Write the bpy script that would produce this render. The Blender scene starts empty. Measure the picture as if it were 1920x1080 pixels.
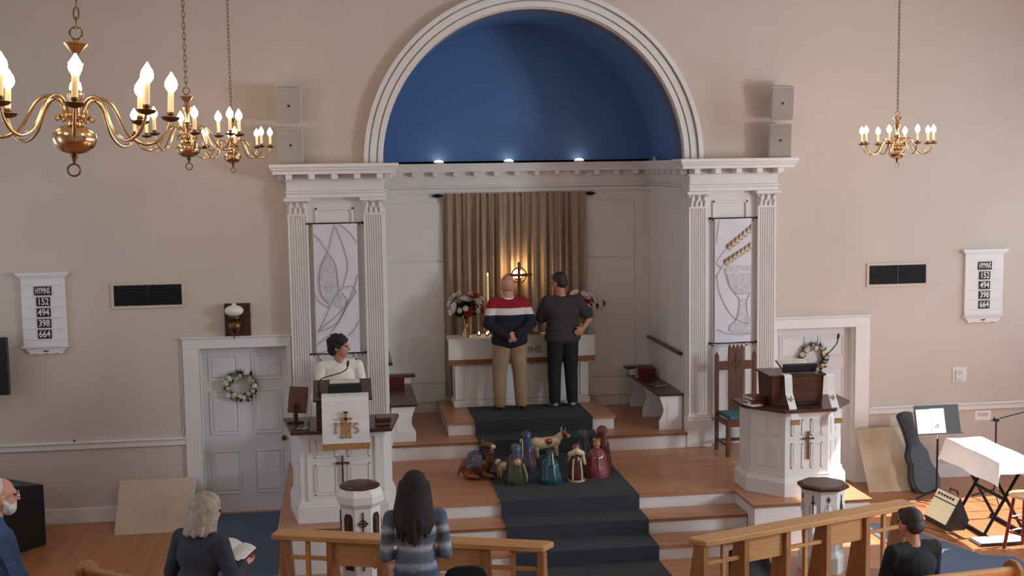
import bpy, bmesh, math, random
import numpy as np
from mathutils import Matrix, Vector
random.seed(7); np.random.seed(7)
PI = math.pi
scn = bpy.context.scene
COL = scn.collection
S = 'structure'

# ------------------------------------------------------------------ camera
cam_d = bpy.data.cameras.new('camera'); cam = bpy.data.objects.new('camera', cam_d); COL.objects.link(cam)
cam_d.sensor_width = 36.0; cam_d.lens = 2270.0 / 1920 * 36.0; cam_d.clip_end = 200
_y, _p, _r = [math.radians(a) for a in (8.03, 5.63, -0.81)]
_f = Vector((math.sin(_y) * math.cos(_p), math.cos(_y) * math.cos(_p), -math.sin(_p)))
_rt = Vector((math.cos(_y), -math.sin(_y), 0)); _up = _rt.cross(_f)
_r2 = math.cos(_r) * _rt + math.sin(_r) * _up; _u2 = -math.sin(_r) * _rt + math.cos(_r) * _up
cam.matrix_world = Matrix(((_r2.x, _u2.x, -_f.x, 0), (_r2.y, _u2.y, -_f.y, 0), (_r2.z, _u2.z, -_f.z, 4.22), (0, 0, 0, 1)))
scn.camera = cam

# ------------------------------------------------------------------ world, sun, daylight, exposure
w = bpy.data.worlds.new('world'); scn.world = w; w.use_nodes = True
w.node_tree.nodes['Background'].inputs[0].default_value = (0.62, 0.74, 1.0, 1)
w.node_tree.nodes['Background'].inputs[1].default_value = 1.0
sd = bpy.data.lights.new('sun', 'SUN'); sd.energy = 16.0; sd.angle = math.radians(0.6); sd.color = (1.0, 0.93, 0.84)
sun = bpy.data.objects.new('sun', sd); COL.objects.link(sun)
sun.rotation_euler = Vector((-0.777, -0.02, -0.63)).to_track_quat('-Z', 'Y').to_euler()
WIN_Y = (13.1, 8.0, 3.8); WIN_WS = (2.0, 1.85, 1.85); WIN_Z = (1.35, 5.4)
ROOM = (-5.5, 10.4, -2.0, 15.0, 7.4)
def window_light(x, y, WIN_W, power, color, inward):
    d = bpy.data.lights.new('window_daylight', 'AREA'); d.shape = 'RECTANGLE'
    d.size = WIN_W - 0.1; d.size_y = WIN_Z[1] - WIN_Z[0] - 0.1; d.energy = power; d.color = color
    o = bpy.data.objects.new('window_daylight', d); COL.objects.link(o)
    o.location = (x, y, sum(WIN_Z) / 2)
    o.rotation_euler = Vector((inward, 0, 0)).to_track_quat('-Z', 'Z').to_euler()
for i, y in enumerate(WIN_Y):
    window_light(ROOM[1] + 0.02, y, WIN_WS[i], (90, 960, 300)[i], (0.77, 0.90, 1.0), -1)
    window_light(ROOM[0] - 0.02, y, WIN_WS[i], (22, 88, 44)[i], (0.74, 0.86, 1.0), 1)
vs = scn.view_settings
vs.view_transform = 'Standard'; vs.look = 'None'; vs.gamma = 1.0; vs.use_curve_mapping = False
vs.exposure = -0.06

# ------------------------------------------------------------------ materials
def lin(c):
    if isinstance(c, str):
        c = tuple(int(c[i:i + 2], 16) / 255 for i in (0, 2, 4))
    else:
        c = tuple(x / 255 for x in c)
    return tuple(x / 12.92 if x <= 0.04045 else ((x + 0.055) / 1.055) ** 2.4 for x in c)
MATS = {}
def mat(name, col, rough=0.6, metal=0.0, var=0.07, scale=6.0, bump=0.0, bscale=60.0, emit=0.0, ecol=None, alpha=None, trans=0.0, coat=0.0, sheen=0.0):
    m = bpy.data.materials.new(name); m.use_nodes = True; nt = m.node_tree; b = nt.nodes['Principled BSDF']
    c = lin(col)
    b.inputs['Roughness'].default_value = rough; b.inputs['Metallic'].default_value = metal
    tc = nt.nodes.new('ShaderNodeTexCoord')
    if var > 0:
        nz = nt.nodes.new('ShaderNodeTexNoise'); nz.inputs['Scale'].default_value = scale; nz.inputs['Detail'].default_value = 4
        nt.links.new(tc.outputs['Object'], nz.inputs['Vector'])
        r = nt.nodes.new('ShaderNodeValToRGB'); r.color_ramp.elements[0].position = 0.3; r.color_ramp.elements[1].position = 0.7
        r.color_ramp.elements[0].color = tuple(x * (1 - var) for x in c) + (1,)
        r.color_ramp.elements[1].color = tuple(min(1, x * (1 + var)) for x in c) + (1,)
        nt.links.new(nz.outputs['Fac'], r.inputs['Fac']); nt.links.new(r.outputs['Color'], b.inputs['Base Color'])
    else:
        b.inputs['Base Color'].default_value = c + (1,)
    if bump > 0:
        n2 = nt.nodes.new('ShaderNodeTexNoise'); n2.inputs['Scale'].default_value = bscale; n2.inputs['Detail'].default_value = 3
        nt.links.new(tc.outputs['Object'], n2.inputs['Vector'])
        bp = nt.nodes.new('ShaderNodeBump'); bp.inputs['Strength'].default_value = bump; bp.inputs['Distance'].default_value = 0.01
        nt.links.new(n2.outputs['Fac'], bp.inputs['Height']); nt.links.new(bp.outputs['Normal'], b.inputs['Normal'])
    if emit > 0:
        b.inputs['Emission Color'].default_value = lin(ecol or col) + (1,); b.inputs['Emission Strength'].default_value = emit
    if trans > 0:
        b.inputs['Transmission Weight'].default_value = trans
    if coat > 0:
        b.inputs['Coat Weight'].default_value = coat
    if sheen > 0:
        b.inputs['Sheen Weight'].default_value = sheen
    MATS[name] = m
    return m
def wood(name, c0, c1, rough=0.4, axis='X', stretch=9.0, scale=5.0, planks=None, coat=0.0):
    m = bpy.data.materials.new(name); m.use_nodes = True; nt = m.node_tree; b = nt.nodes['Principled BSDF']
    tc = nt.nodes.new('ShaderNodeTexCoord'); mp = nt.nodes.new('ShaderNodeMapping')
    sc = [stretch, stretch, stretch]; sc['XYZ'.index(axis)] = 0.7
    mp.inputs['Scale'].default_value = sc
    nt.links.new(tc.outputs['Object'], mp.inputs['Vector'])
    nz = nt.nodes.new('ShaderNodeTexNoise'); nz.inputs['Scale'].default_value = scale; nz.inputs['Detail'].default_value = 6; nz.inputs['Distortion'].default_value = 0.6
    nt.links.new(mp.outputs['Vector'], nz.inputs['Vector'])
    r = nt.nodes.new('ShaderNodeValToRGB'); r.color_ramp.elements[0].position = 0.3; r.color_ramp.elements[1].position = 0.72
    r.color_ramp.elements[0].color = lin(c0) + (1,); r.color_ramp.elements[1].color = lin(c1) + (1,)
    nt.links.new(nz.outputs['Fac'], r.inputs['Fac'])
    out = r.outputs['Color']
    if planks:
        bk = nt.nodes.new('ShaderNodeTexBrick'); bk.inputs['Scale'].default_value = 1.0
        bk.inputs['Brick Width'].default_value = planks[0]; bk.inputs['Row Height'].default_value = planks[1]
        bk.inputs['Mortar Size'].default_value = 0.0015; bk.inputs['Bias'].default_value = 0.0
        bk.inputs['Color1'].default_value = (0.86, 0.86, 0.86, 1); bk.inputs['Color2'].default_value = (1.1, 1.1, 1.1, 1); bk.inputs['Mortar'].default_value = (0.5, 0.45, 0.4, 1)
        if axis == 'Y':
            m2 = nt.nodes.new('ShaderNodeMapping'); m2.inputs['Rotation'].default_value = (0, 0, PI / 2)
            nt.links.new(tc.outputs['Object'], m2.inputs['Vector']); nt.links.new(m2.outputs['Vector'], bk.inputs['Vector'])
        else:
            nt.links.new(tc.outputs['Object'], bk.inputs['Vector'])
        mx = nt.nodes.new('ShaderNodeMix'); mx.data_type = 'RGBA'; mx.blend_type = 'MULTIPLY'; mx.inputs[0].default_value = 0.8
        nt.links.new(out, mx.inputs[6]); nt.links.new(bk.outputs['Color'], mx.inputs[7]); out = mx.outputs[2]
    nt.links.new(out, b.inputs['Base Color'])
    b.inputs['Roughness'].default_value = rough; b.inputs['Coat Weight'].default_value = coat
    MATS[name] = m
    return m
mat('wall_paint', (207, 193, 181), 0.75, var=0.03, scale=1.2, bump=0.05, bscale=90)
mat('ceiling_paint', (226, 220, 210), 0.85, var=0.02)
mat('white_paint', (230, 226, 224), 0.5, var=0.03, scale=3)
mat('door_paint', (222, 220, 222), 0.45, var=0.02, scale=2)
mat('blue_paint', (82, 122, 176), 0.7, var=0.05, scale=1.0)
wood('floor_wood', (166, 104, 66), (190, 128, 86), 0.32, 'Y', 9, 4, planks=(1.6, 0.075))
wood('chancel_wood', (174, 120, 86), (194, 140, 104), 0.35, 'X', 9, 4, planks=(1.8, 0.075))
wood('oak', (184, 134, 84), (206, 158, 106), 0.38, 'X', 9, 5)
wood('post_wood', (150, 100, 62), (178, 124, 80), 0.4, 'Z', 9, 5)
wood('dark_wood', (58, 34, 26), (84, 50, 38), 0.3, 'X', 8, 5)
wood('chair_wood', (70, 40, 26), (104, 62, 40), 0.35, 'Z', 8, 5)
wood('red_wood', (112, 28, 30), (142, 40, 40), 0.4, 'Z', 8, 5)
wood('stool_wood', (206, 160, 118), (226, 186, 144), 0.4, 'X', 6, 5)
wood('board_raw', (196, 176, 152), (210, 192, 168), 0.7, 'Z', 3, 3)
mat('runner_carpet', (58, 62, 70), 0.95, var=0.12, scale=80, bump=0.3, bscale=400)
mat('blue_carpet', (84, 98, 120), 0.95, var=0.16, scale=60, bump=0.3, bscale=400)
mat('brass', (204, 172, 130), 0.2, 1.0, var=0.05)
mat('old_brass', (120, 92, 62), 0.4, 1.0, var=0.1)
mat('gold_fringe', (176, 128, 70), 0.7, var=0.15, scale=30)
mat('rust_fringe', (150, 92, 54), 0.75, var=0.2, scale=30)
mat('gold_thread', (170, 132, 78), 0.5, 0.2, var=0.1)
mat('grey_thread', (150, 140, 132), 0.7, var=0.1)
mat('silver_cloth', (202, 200, 206), 0.5, var=0.18, scale=20)
mat('ivory', (240, 214, 170), 0.5, var=0.03, emit=0.35, ecol=(255, 214, 150))
mat('bulb_glow', (255, 240, 215), 0.4, var=0, emit=48.0, ecol=(255, 222, 180))
mat('lamp_glow', (255, 230, 200), 0.4, var=0, emit=6.0, ecol=(255, 228, 205))
mat('cross_glow', (255, 226, 180), 0.4, var=0, emit=22.0, ecol=(255, 205, 140))
mat('flame', (255, 230, 190), 0.4, var=0, emit=40.0, ecol=(255, 225, 190))
mat('black_metal', (26, 25, 27), 0.45, 0.6, var=0.05)
mat('black_plastic', (28, 28, 31), 0.5, var=0.1)
mat('black_cloth', (24, 23, 26), 0.9, var=0.15, scale=30)
mat('grille_black', (18, 18, 20), 0.6, var=0.1)
mat('speaker_grey', (164, 156, 152), 0.6, var=0.05, scale=40)
mat('speaker_case', (198, 190, 184), 0.6, var=0.04, scale=20)
mat('curtain_cloth', (164, 142, 120), 0.9, var=0.08, scale=12, bump=0.1, bscale=300)
mat('white_cloth', (232, 230, 230), 0.85, var=0.03, scale=10, bump=0.05, bscale=200)
mat('altar_cloth', (226, 220, 212), 0.85, var=0.03, scale=10)
mat('banner_cloth', (224, 222, 230), 0.8, var=0.03, scale=8)
mat('wheat_gold', (196, 160, 104), 0.6, var=0.15, scale=30)
mat('wheat_brown', (128, 96, 60), 0.7, var=0.15, scale=30)
mat('teal_cushion', (58, 100, 108), 0.85, var=0.1, scale=30)
mat('red_book', (104, 30, 36), 0.55, var=0.1)
mat('brown_book', (104, 74, 56), 0.6, var=0.1)
mat('paper', (238, 236, 232), 0.8, var=0.02)
mat('cream_paper', (220, 214, 200), 0.8, var=0.03)
mat('glass', (235, 240, 240), 0.05, var=0, trans=0.9)
mat('globe_glass', (232, 228, 226), 0.25, var=0.02)
mat('chrome', (200, 200, 204), 0.2, 1.0, var=0.03)
mat('leaf_green', (60, 78, 56), 0.7, var=0.3, scale=40)
mat('leaf_grey', (146, 156, 158), 0.7, var=0.2, scale=40)
mat('leaf_dark', (34, 44, 36), 0.7, var=0.3, scale=40)
mat('flower_cream', (226, 212, 178), 0.7, var=0.08, scale=40)
mat('flower_white', (232, 226, 222), 0.7, var=0.06, scale=40)
mat('flower_red', (160, 26, 32), 0.6, var=0.15, scale=40)
mat('skin', (206, 150, 128), 0.55, var=0.06, scale=14)
mat('skin_tan', (190, 132, 110), 0.55, var=0.06, scale=14)
mat('hair_black', (32, 28, 29), 0.8, var=0.3, scale=30, bump=0.4, bscale=120)
mat('hair_brown', (36, 26, 26), 0.85, var=0.3, scale=30, bump=0.4, bscale=120)
mat('hair_dark', (48, 38, 34), 0.6, var=0.25, scale=30, bump=0.4, bscale=120)
mat('hair_white', (212, 206, 200), 0.7, var=0.08, scale=40, bump=0.3, bscale=150)
mat('hair_stubble', (188, 142, 124), 0.8, var=0.15, scale=40)
mat('navy_cloth', (26, 28, 42), 0.9, var=0.12, scale=14, bump=0.1, bscale=60)
mat('grey_shirt', (58, 52, 54), 0.9, var=0.1, scale=14, bump=0.1, bscale=60)
mat('khaki', (158, 134, 104), 0.9, var=0.1, scale=8, bump=0.15, bscale=30)
mat('black_pants', (26, 24, 28), 0.85, var=0.12, scale=14)
mat('shoe_dark', (34, 30, 30), 0.5, var=0.1)
mat('shoe_white', (176, 174, 176), 0.6, var=0.05)
mat('robe_white', (236, 228, 216), 0.85, var=0.03, scale=8, bump=0.1, bscale=30)
mat('denim', (66, 92, 128), 0.9, var=0.18, scale=20, bump=0.15, bscale=60)
mat('charcoal_knit', (52, 54, 64), 0.92, var=0.15, scale=20, bump=0.15, bscale=90)
mat('slate_cloth', (44, 48, 56), 0.9, var=0.12, scale=20)
mat('case_grey', (66, 72, 80), 0.55, var=0.1, scale=20, bump=0.1, bscale=200)
mat('amp_cream', (214, 206, 176), 0.7, var=0.08, scale=60)
mat('grey_mat', (150, 152, 152), 0.8, var=0.06)
mat('vent_black', (14, 14, 16), 0.7, var=0.1)
mat('screen_black', (20, 20, 23), 0.3, var=0.05)
mat('cabinet_black', (28, 26, 28), 0.4, var=0.12, scale=8)
def striped(name, stops, lo, hi, rough=0.9, wobble=0.0, rep=False):
    """garment pattern woven in horizontal bands, measured along the figure's own height"""
    m = bpy.data.materials.new(name); m.use_nodes = True; nt = m.node_tree; b = nt.nodes['Principled BSDF']
    tc = nt.nodes.new('ShaderNodeTexCoord'); sx = nt.nodes.new('ShaderNodeSeparateXYZ'); nt.links.new(tc.outputs['Object'], sx.inputs[0])
    val = sx.outputs[2]
    if wobble:
        nz = nt.nodes.new('ShaderNodeTexNoise'); nz.inputs['Scale'].default_value = 26; nt.links.new(tc.outputs['Object'], nz.inputs['Vector'])
        ma = nt.nodes.new('ShaderNodeMath'); ma.operation = 'MULTIPLY_ADD'; ma.inputs[1].default_value = wobble
        nt.links.new(nz.outputs['Fac'], ma.inputs[0]); nt.links.new(val, ma.inputs[2]); val = ma.outputs[0]
    mr = nt.nodes.new('ShaderNodeMapRange'); mr.inputs[1].default_value = lo; mr.inputs[2].default_value = hi; mr.clamp = True
    nt.links.new(val, mr.inputs[0])
    r = nt.nodes.new('ShaderNodeValToRGB'); r.color_ramp.interpolation = 'CONSTANT' if not wobble else 'LINEAR'
    els = r.color_ramp.elements
    while len(els) < len(stops): els.new(0.5)
    for e, (p, c) in zip(els, stops): e.position = p; e.color = lin(c) + (1,)
    nt.links.new(mr.outputs[0], r.inputs['Fac']); nt.links.new(r.outputs['Color'], b.inputs['Base Color'])
    b.inputs['Roughness'].default_value = rough
    MATS[name] = m

# ------------------------------------------------------------------ mesh helpers
class G:
    def __init__(s): s.v = []; s.f = []
    def add(s, v, f):
        o = len(s.v); s.v += [tuple(p) for p in v]; s.f += [tuple(i + o for i in q) for q in f]; return s
    def box(s, x0, x1, y0, y1, z0, z1, M=None):
        v = [(x0, y0, z0), (x1, y0, z0), (x1, y1, z0), (x0, y1, z0), (x0, y0, z1), (x1, y0, z1), (x1, y1, z1), (x0, y1, z1)]
        if M: v = [tuple(M @ Vector(p)) for p in v]
        return s.add(v, [(0, 3, 2, 1), (4, 5, 6, 7), (0, 1, 5, 4), (1, 2, 6, 5), (2, 3, 7, 6), (3, 0, 4, 7)])
    def prism(s, poly, a0, a1, axis='z', M=None):
        n = len(poly)
        def pt(p, a):
            q = {'z': (p[0], p[1], a), 'y': (p[0], a, p[1]), 'x': (a, p[0], p[1])}[axis]
            return tuple(M @ Vector(q)) if M else q
        v = [pt(p, a0) for p in poly] + [pt(p, a1) for p in poly]
        return s.add(v, [tuple(range(n))[::-1], tuple(range(n, 2 * n))] + [(i, (i + 1) % n, n + (i + 1) % n, n + i) for i in range(n)])
    def frust(s, p0, p1, z0, z1):
        n = len(p0); v = [(x, y, z0) for x, y in p0] + [(x, y, z1) for x, y in p1]
        return s.add(v, [tuple(range(n))[::-1], tuple(range(n, 2 * n))] + [(i, (i + 1) % n, n + (i + 1) % n, n + i) for i in range(n)])
    def lathe(s, prof, n=20, c=(0, 0, 0), M=None, rip=None):
        v = []; f = []
        for k, (r, z) in enumerate(prof):
            for i in range(n):
                a = 2 * PI * i / n; rr = r * (rip(a, k / (len(prof) - 1)) if rip else 1)
                p = (c[0] + rr * math.cos(a), c[1] + rr * math.sin(a), c[2] + z)
                v.append(tuple(M @ Vector(p)) if M else p)
        for k in range(len(prof) - 1):
            for i in range(n):
                j = (i + 1) % n; f.append((k * n + i, k * n + j, (k + 1) * n + j, (k + 1) * n + i))
        if prof[0][0] > 1e-6: f.append(tuple(range(n))[::-1])
        if prof[-1][0] > 1e-6: f.append(tuple(range((len(prof) - 1) * n, len(prof) * n)))
        return s.add(v, f)
    def tube(s, pts, r, n=8, closed=False, cap=True):
        pts = [Vector(p) for p in pts]; m = len(pts)
        rs = r if isinstance(r, (list, tuple)) else [r] * m
        T = []
        for i in range(m):
            a = pts[(i - 1) % m] if (closed or i > 0) else pts[i]; b = pts[(i + 1) % m] if (closed or i < m - 1) else pts[i]
            t = (b - a); T.append(t.normalized() if t.length > 1e-9 else Vector((0, 0, 1)))
        u = T[0].orthogonal().normalized(); v = []; f = []
        for i in range(m):
            u = (u - T[i] * u.dot(T[i])); u = u.normalized() if u.length > 1e-6 else T[i].orthogonal().normalized()
            w2 = T[i].cross(u)
            for k in range(n):
                a = 2 * PI * k / n; v.append(tuple(pts[i] + rs[i] * (math.cos(a) * u + math.sin(a) * w2)))
        for i in range(m if closed else m - 1):
            i2 = (i + 1) % m
            for k in range(n):
                k2 = (k + 1) % n; f.append((i * n + k, i * n + k2, i2 * n + k2, i2 * n + k))
        if cap and not closed: f += [tuple(range(n))[::-1], tuple(range((m - 1) * n, m * n))]
        return s.add(v, f)
    def ell(s, c, r, n=14, m=8, M=None):
        if not isinstance(r, (list, tuple)): r = (r, r, r)
        v = [(c[0], c[1], c[2] - r[2])]; f = []
        for k in range(1, m):
            t = -PI / 2 + PI * k / m
            for i in range(n):
                a = 2 * PI * i / n; v.append((c[0] + r[0] * math.cos(t) * math.cos(a), c[1] + r[1] * math.cos(t) * math.sin(a), c[2] + r[2] * math.sin(t)))
        v.append((c[0], c[1], c[2] + r[2])); L = len(v) - 1
        for i in range(n):
            j = (i + 1) % n; f.append((0, 1 + j, 1 + i)); f.append((L, 1 + (m - 2) * n + i, 1 + (m - 2) * n + j))
            for k in range(m - 2): f.append((1 + k * n + i, 1 + k * n + j, 1 + (k + 1) * n + j, 1 + (k + 1) * n + i))
        if M: v = [tuple(M @ Vector(p)) for p in v]
        return s.add(v, f)
    def grid(s, fn, nu, nv, thick=0.0, tdir=(0, 1, 0)):
        v = [fn(i / nu, j / nv) for j in range(nv + 1) for i in range(nu + 1)]; W = nu + 1
        f = [(j * W + i, j * W + i + 1, (j + 1) * W + i + 1, (j + 1) * W + i) for j in range(nv) for i in range(nu)]
        if thick:
            o = len(v); v += [tuple(p[k] + thick * tdir[k] for k in range(3)) for p in v]
            f += [tuple(o + q for q in reversed(t)) for t in f]
            rim = [i for i in range(W)] + [j * W + nu for j in range(1, nv + 1)] + [nv * W + i for i in range(nu - 1, -1, -1)] + [j * W for j in range(nv - 1, 0, -1)]
            f += [(rim[i], rim[(i + 1) % len(rim)], o + rim[(i + 1) % len(rim)], o + rim[i]) for i in range(len(rim))][::1]
        return s.add(v, f)
def build(name, g, m, parent=None, smooth=None, bev=0.0, seg=1):
    me = bpy.data.meshes.new(name); me.from_pydata(g.v, [], g.f)
    bm = bmesh.new(); bm.from_mesh(me)
    if bev > 0:
        bmesh.ops.bevel(bm, geom=list(bm.edges), offset=bev, segments=seg, profile=0.5, affect='EDGES', clamp_overlap=True)
    bmesh.ops.recalc_face_normals(bm, faces=bm.faces)
    bm.to_mesh(me); bm.free()
    if smooth is not None:
        me.polygons.foreach_set('use_smooth', [True] * len(me.polygons)); me.set_sharp_from_angle(angle=math.radians(smooth))
    me.materials.append(MATS[m])
    o = bpy.data.objects.new(name, me); COL.objects.link(o)
    if parent: o.parent = parent
    return o
def tag(o, label, cat, group=None, kind=None):
    o['label'] = label; o['category'] = cat
    if group: o['group'] = group
    if kind: o['kind'] = kind
    return o
def thing(name, label, cat, loc=(0, 0, 0), rz=0.0, group=None, kind=None, rot=None):
    o = bpy.data.objects.new(name, None); COL.objects.link(o); o.empty_display_size = 0.1
    o.location = loc; o.rotation_euler = rot if rot else (0, 0, rz)
    return tag(o, label, cat, group, kind)
def inst(o, name, parent, loc=None, rot=None, scale=None):
    c = o.copy(); c.name = name; COL.objects.link(c); c.parent = parent
    if loc is not None: c.location = loc
    if rot is not None: c.rotation_euler = rot
    if scale is not None: c.scale = scale
    return c
def text_obj(name, s, size, m, parent, loc, rot=(PI / 2, 0, 0), depth=0.002, sx=1.0, align='CENTER', bold=0.0):
    cu = bpy.data.curves.new(name, 'FONT'); cu.body = s; cu.size = size; cu.extrude = depth; cu.align_x = align; cu.align_y = 'CENTER'; cu.offset = bold
    t = bpy.data.objects.new('tmp', cu); COL.objects.link(t)
    me = bpy.data.meshes.new_from_object(t.evaluated_get(bpy.context.evaluated_depsgraph_get()))
    bpy.data.objects.remove(t); bpy.data.curves.remove(cu)
    me.materials.clear(); me.materials.append(MATS[m]); me.name = name
    o = bpy.data.objects.new(name, me); COL.objects.link(o); o.parent = parent; o.location = loc; o.rotation_euler = rot; o.scale = (sx, 1, 1)
    return o
def catmull(pts, k=6):
    P = [Vector(p) for p in pts]; out = []
    for i in range(len(P) - 1):
        a = P[max(i - 1, 0)]; b = P[i]; c = P[i + 1]; d = P[min(i + 2, len(P) - 1)]
        for j in range(k):
            t = j / k; out.append(0.5 * ((2 * b) + (c - a) * t + (2 * a - 5 * b + 4 * c - d) * t * t + (3 * b - a - 3 * c + d) * t ** 3))
    out.append(P[-1]); return out
# implicit-looking bodies: tapered capsules and ellipsoids fused into one continuous skin
def blob(name, prims, mats, parent=None, voxel=0.01, smooth=4, fac=0.5):
    """prims: ('c',p0,r0,p1,r1,mat) | ('e',centre,(rx,ry,rz),mat) | ('m',G,centre,radius,mat)"""
    g = G()
    for p in prims:
        if p[0] == 'c':
            a, b = Vector(p[1]), Vector(p[3]); d = b - a; L = d.length; t = d.normalized() if L > 1e-6 else Vector((0, 0, 1)); k = 5; pts = []; rs = []
            for i in range(k + 1):
                an = PI / 2 * i / k; pts.append(a - t * p[2] * math.cos(an)); rs.append(max(p[2] * math.sin(an), 0.0006))
            for i in range(k + 1):
                an = PI / 2 * i / k; pts.append(b + t * p[4] * math.sin(an)); rs.append(max(p[4] * math.cos(an), 0.0006))
            g.tube(pts, rs, 12)
        elif p[0] == 'e':
            M = None
            if len(p) > 4:
                M = Matrix.Translation(p[1]) @ p[4] @ Matrix.Translation(-Vector(p[1]))
            g.ell(p[1], p[2], 18, 12, M)
        else:
            g.add(p[1].v, p[1].f)
    me = bpy.data.meshes.new('tmp'); me.from_pydata(g.v, [], g.f)
    bm = bmesh.new(); bm.from_mesh(me); bmesh.ops.recalc_face_normals(bm, faces=bm.faces); bm.to_mesh(me); bm.free()
    t = bpy.data.objects.new('tmp', me); COL.objects.link(t)
    md = t.modifiers.new('r', 'REMESH'); md.mode = 'VOXEL'; md.voxel_size = voxel; md.use_smooth_shade = True
    if smooth:
        ms = t.modifiers.new('s', 'SMOOTH'); ms.iterations = smooth; ms.factor = fac
    out = bpy.data.meshes.new_from_object(t.evaluated_get(bpy.context.evaluated_depsgraph_get()))
    bpy.data.objects.remove(t); bpy.data.meshes.remove(me)
    n = len(out.polygons); C = np.empty(n * 3); out.polygons.foreach_get('center', C); C = C.reshape(-1, 3)
    best = np.full(n, 1e9); idx = np.zeros(n, dtype=np.int32); out.materials.clear()
    for k in mats: out.materials.append(MATS[k])
    for p in prims:
        if p[0] == 'c':
            a, b = np.array(p[1]), np.array(p[3]); ab = b - a; h = np.clip(((C - a) @ ab) / max(ab @ ab, 1e-9), 0, 1)
            d = np.linalg.norm(C - a - h[:, None] * ab, axis=1) - (p[2] + (p[4] - p[2]) * h); mm = p[5]
        elif p[0] == 'e':
            Q = C - np.array(p[1])
            if len(p) > 4: Q = Q @ np.array(p[4].to_3x3())
            r = np.array(p[2]); k0 = np.linalg.norm(Q / r, axis=1); d = (k0 - 1) * r.min(); mm = p[3]
        else:
            d = np.linalg.norm(C - np.array(p[2]), axis=1) - p[3]; mm = p[4]
        s = d < best; best[s] = d[s]; idx[s] = mats.index(mm)
    out.polygons.foreach_set('material_index', idx); out.polygons.foreach_set('use_smooth', [True] * n)
    out.name = name
    o = bpy.data.objects.new(name, out); COL.objects.link(o)
    if parent: o.parent = parent
    return o

# ------------------------------------------------------------------ room shell
CX = 2.44; NX0, NX1 = 0.54, 4.34; NB = 16.75; ZS = 4.28
g = G().box(-5.8, 10.7, -2.3, 17.2, -0.2, 0.0)
tag(build('floor', g, 'floor_wood'), 'polished orange-brown strip wood floor of the nave', 'floor', kind=S)
g = G().box(-5.8, 10.7, -2.3, 17.2, 7.4, 7.6)
tag(build('ceiling', g, 'ceiling_paint'), 'white ceiling above the nave', 'ceiling', kind=S)
g = G().box(-5.8, 10.7, -2.3, -2.0, 0, 7.4)
tag(build('wall_back', g, 'wall_paint'), 'cream rear wall behind the balcony', 'wall', kind=S)
for nm, x0, x1, lb in (('wall_left', -5.8, -5.5, 'cream left side wall with three tall windows'), ('wall_right', 10.4, 10.7, 'cream right side wall with three tall windows')):
    g = G(); ys = [-2.0]
    for y, W_ in sorted(zip(WIN_Y, WIN_WS)): ys += [y - W_ / 2, y + W_ / 2]
    ys.append(15.3)
    for i in range(len(ys) - 1):
        if i % 2 == 0: g.box(x0, x1, ys[i], ys[i + 1], 0, 7.4)
        else: g.box(x0, x1, ys[i], ys[i + 1], 0, WIN_Z[0]).box(x0, x1, ys[i], ys[i + 1], WIN_Z[1], 7.4)
    tag(build(nm, g, 'wall_paint'), lb, 'wall', kind=S)
k = 0
for side, xf in (('left', -5.5), ('right', 10.4)):
    for y, WIN_W in zip(WIN_Y, WIN_WS):
        k += 1; a, b = y - WIN_W / 2, y + WIN_W / 2; s = 1 if side == 'left' else -1
        fx0, fx1 = sorted((xf - s * 0.1, xf + s * 0.03))
        g = G().box(fx0, fx1, a - 0.12, a, WIN_Z[0] - 0.1, WIN_Z[1] + 0.12).box(fx0, fx1, b, b + 0.12, WIN_Z[0] - 0.1, WIN_Z[1] + 0.12)
        g.box(fx0, fx1, a, b, WIN_Z[1], WIN_Z[1] + 0.12).box(fx0, fx1 + 0.04, a - 0.14, b + 0.14, WIN_Z[0] - 0.06, WIN_Z[0])
        tag(build('window_%d' % k, g, 'white_paint'), 'white window surround in the %s wall, number %d from the front' % (side, (k - 1) % 3 + 1), 'window', kind=S)
# front wall with niche, arch and two door openings
poly = [(-5.8, 0), (-5.8, 7.4), (10.7, 7.4), (10.7, 0), (6.66, 0), (6.66, 2.09), (5.58, 2.09), (5.58, 0), (NX1, 0), (NX1, ZS)]
poly += [(CX + 1.9 * math.cos(a), ZS + 1.9 * math.sin(a)) for a in [PI * i / 48 for i in range(1, 48)]]
poly += [(NX0, ZS), (NX0, 0), (-0.69, 0), (-0.69, 2.09), (-1.75, 2.09), (-1.75, 0)]
g = G().prism(poly, 15.0, 15.3, 'y')
tag(build('wall_front', g, 'wall_paint'), 'cream painted front wall around the arched chancel niche', 'wall', kind=S)
g = G().box(-5.8, 10.7, 16.95, 17.2, 0, 7.4)
tag(build('wall_rear_closet', g, 'ceiling_paint'), 'plain outer wall behind the chancel niche', 'wall', kind=S)
# niche: white boarded lower walls and blue vault
wn = thing('wall_niche', 'white panelled recess behind the altar', 'wall', kind=S)
build('back_board', G().box(NX0 - 0.1, NX1 + 0.1, NB, NB + 0.1, 0.6, ZS + 0.05), 'white_paint', wn)
build('side_board', G().box(NX0 - 0.03, NX0 + 0.004, 14.94, NB, 0.6, ZS + 0.02), 'white_paint', wn)
build('side_board', G().box(NX1 - 0.004, NX1 + 0.03, 14.94, NB, 0.6, ZS + 0.02), 'white_paint', wn)
for x0, x1 in ((0.60, 2.40), (2.48, 4.12)):
    for z0, z1 in ((0.98, 1.225), (1.25, 2.94), (2.965, 3.76)):
        build('panel', G().box(x0, x1, NB - 0.02, NB + 0.01, z0, z1), 'white_paint', wn, bev=0.004)
for xa, xb in ((NX1 - 0.012, NX1 + 0.01), (NX0 - 0.01, NX0 + 0.012)):
    for y0, y1 in ((15.02, 15.6), (15.645, 16.27)):
        for z0, z1 in ((1.02, 1.77), (1.86, 2.90), (2.945, 3.74)):
            build('panel', G().box(xa, xb, y0, y1, z0, z1), 'white_paint', wn, bev=0.005)
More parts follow.
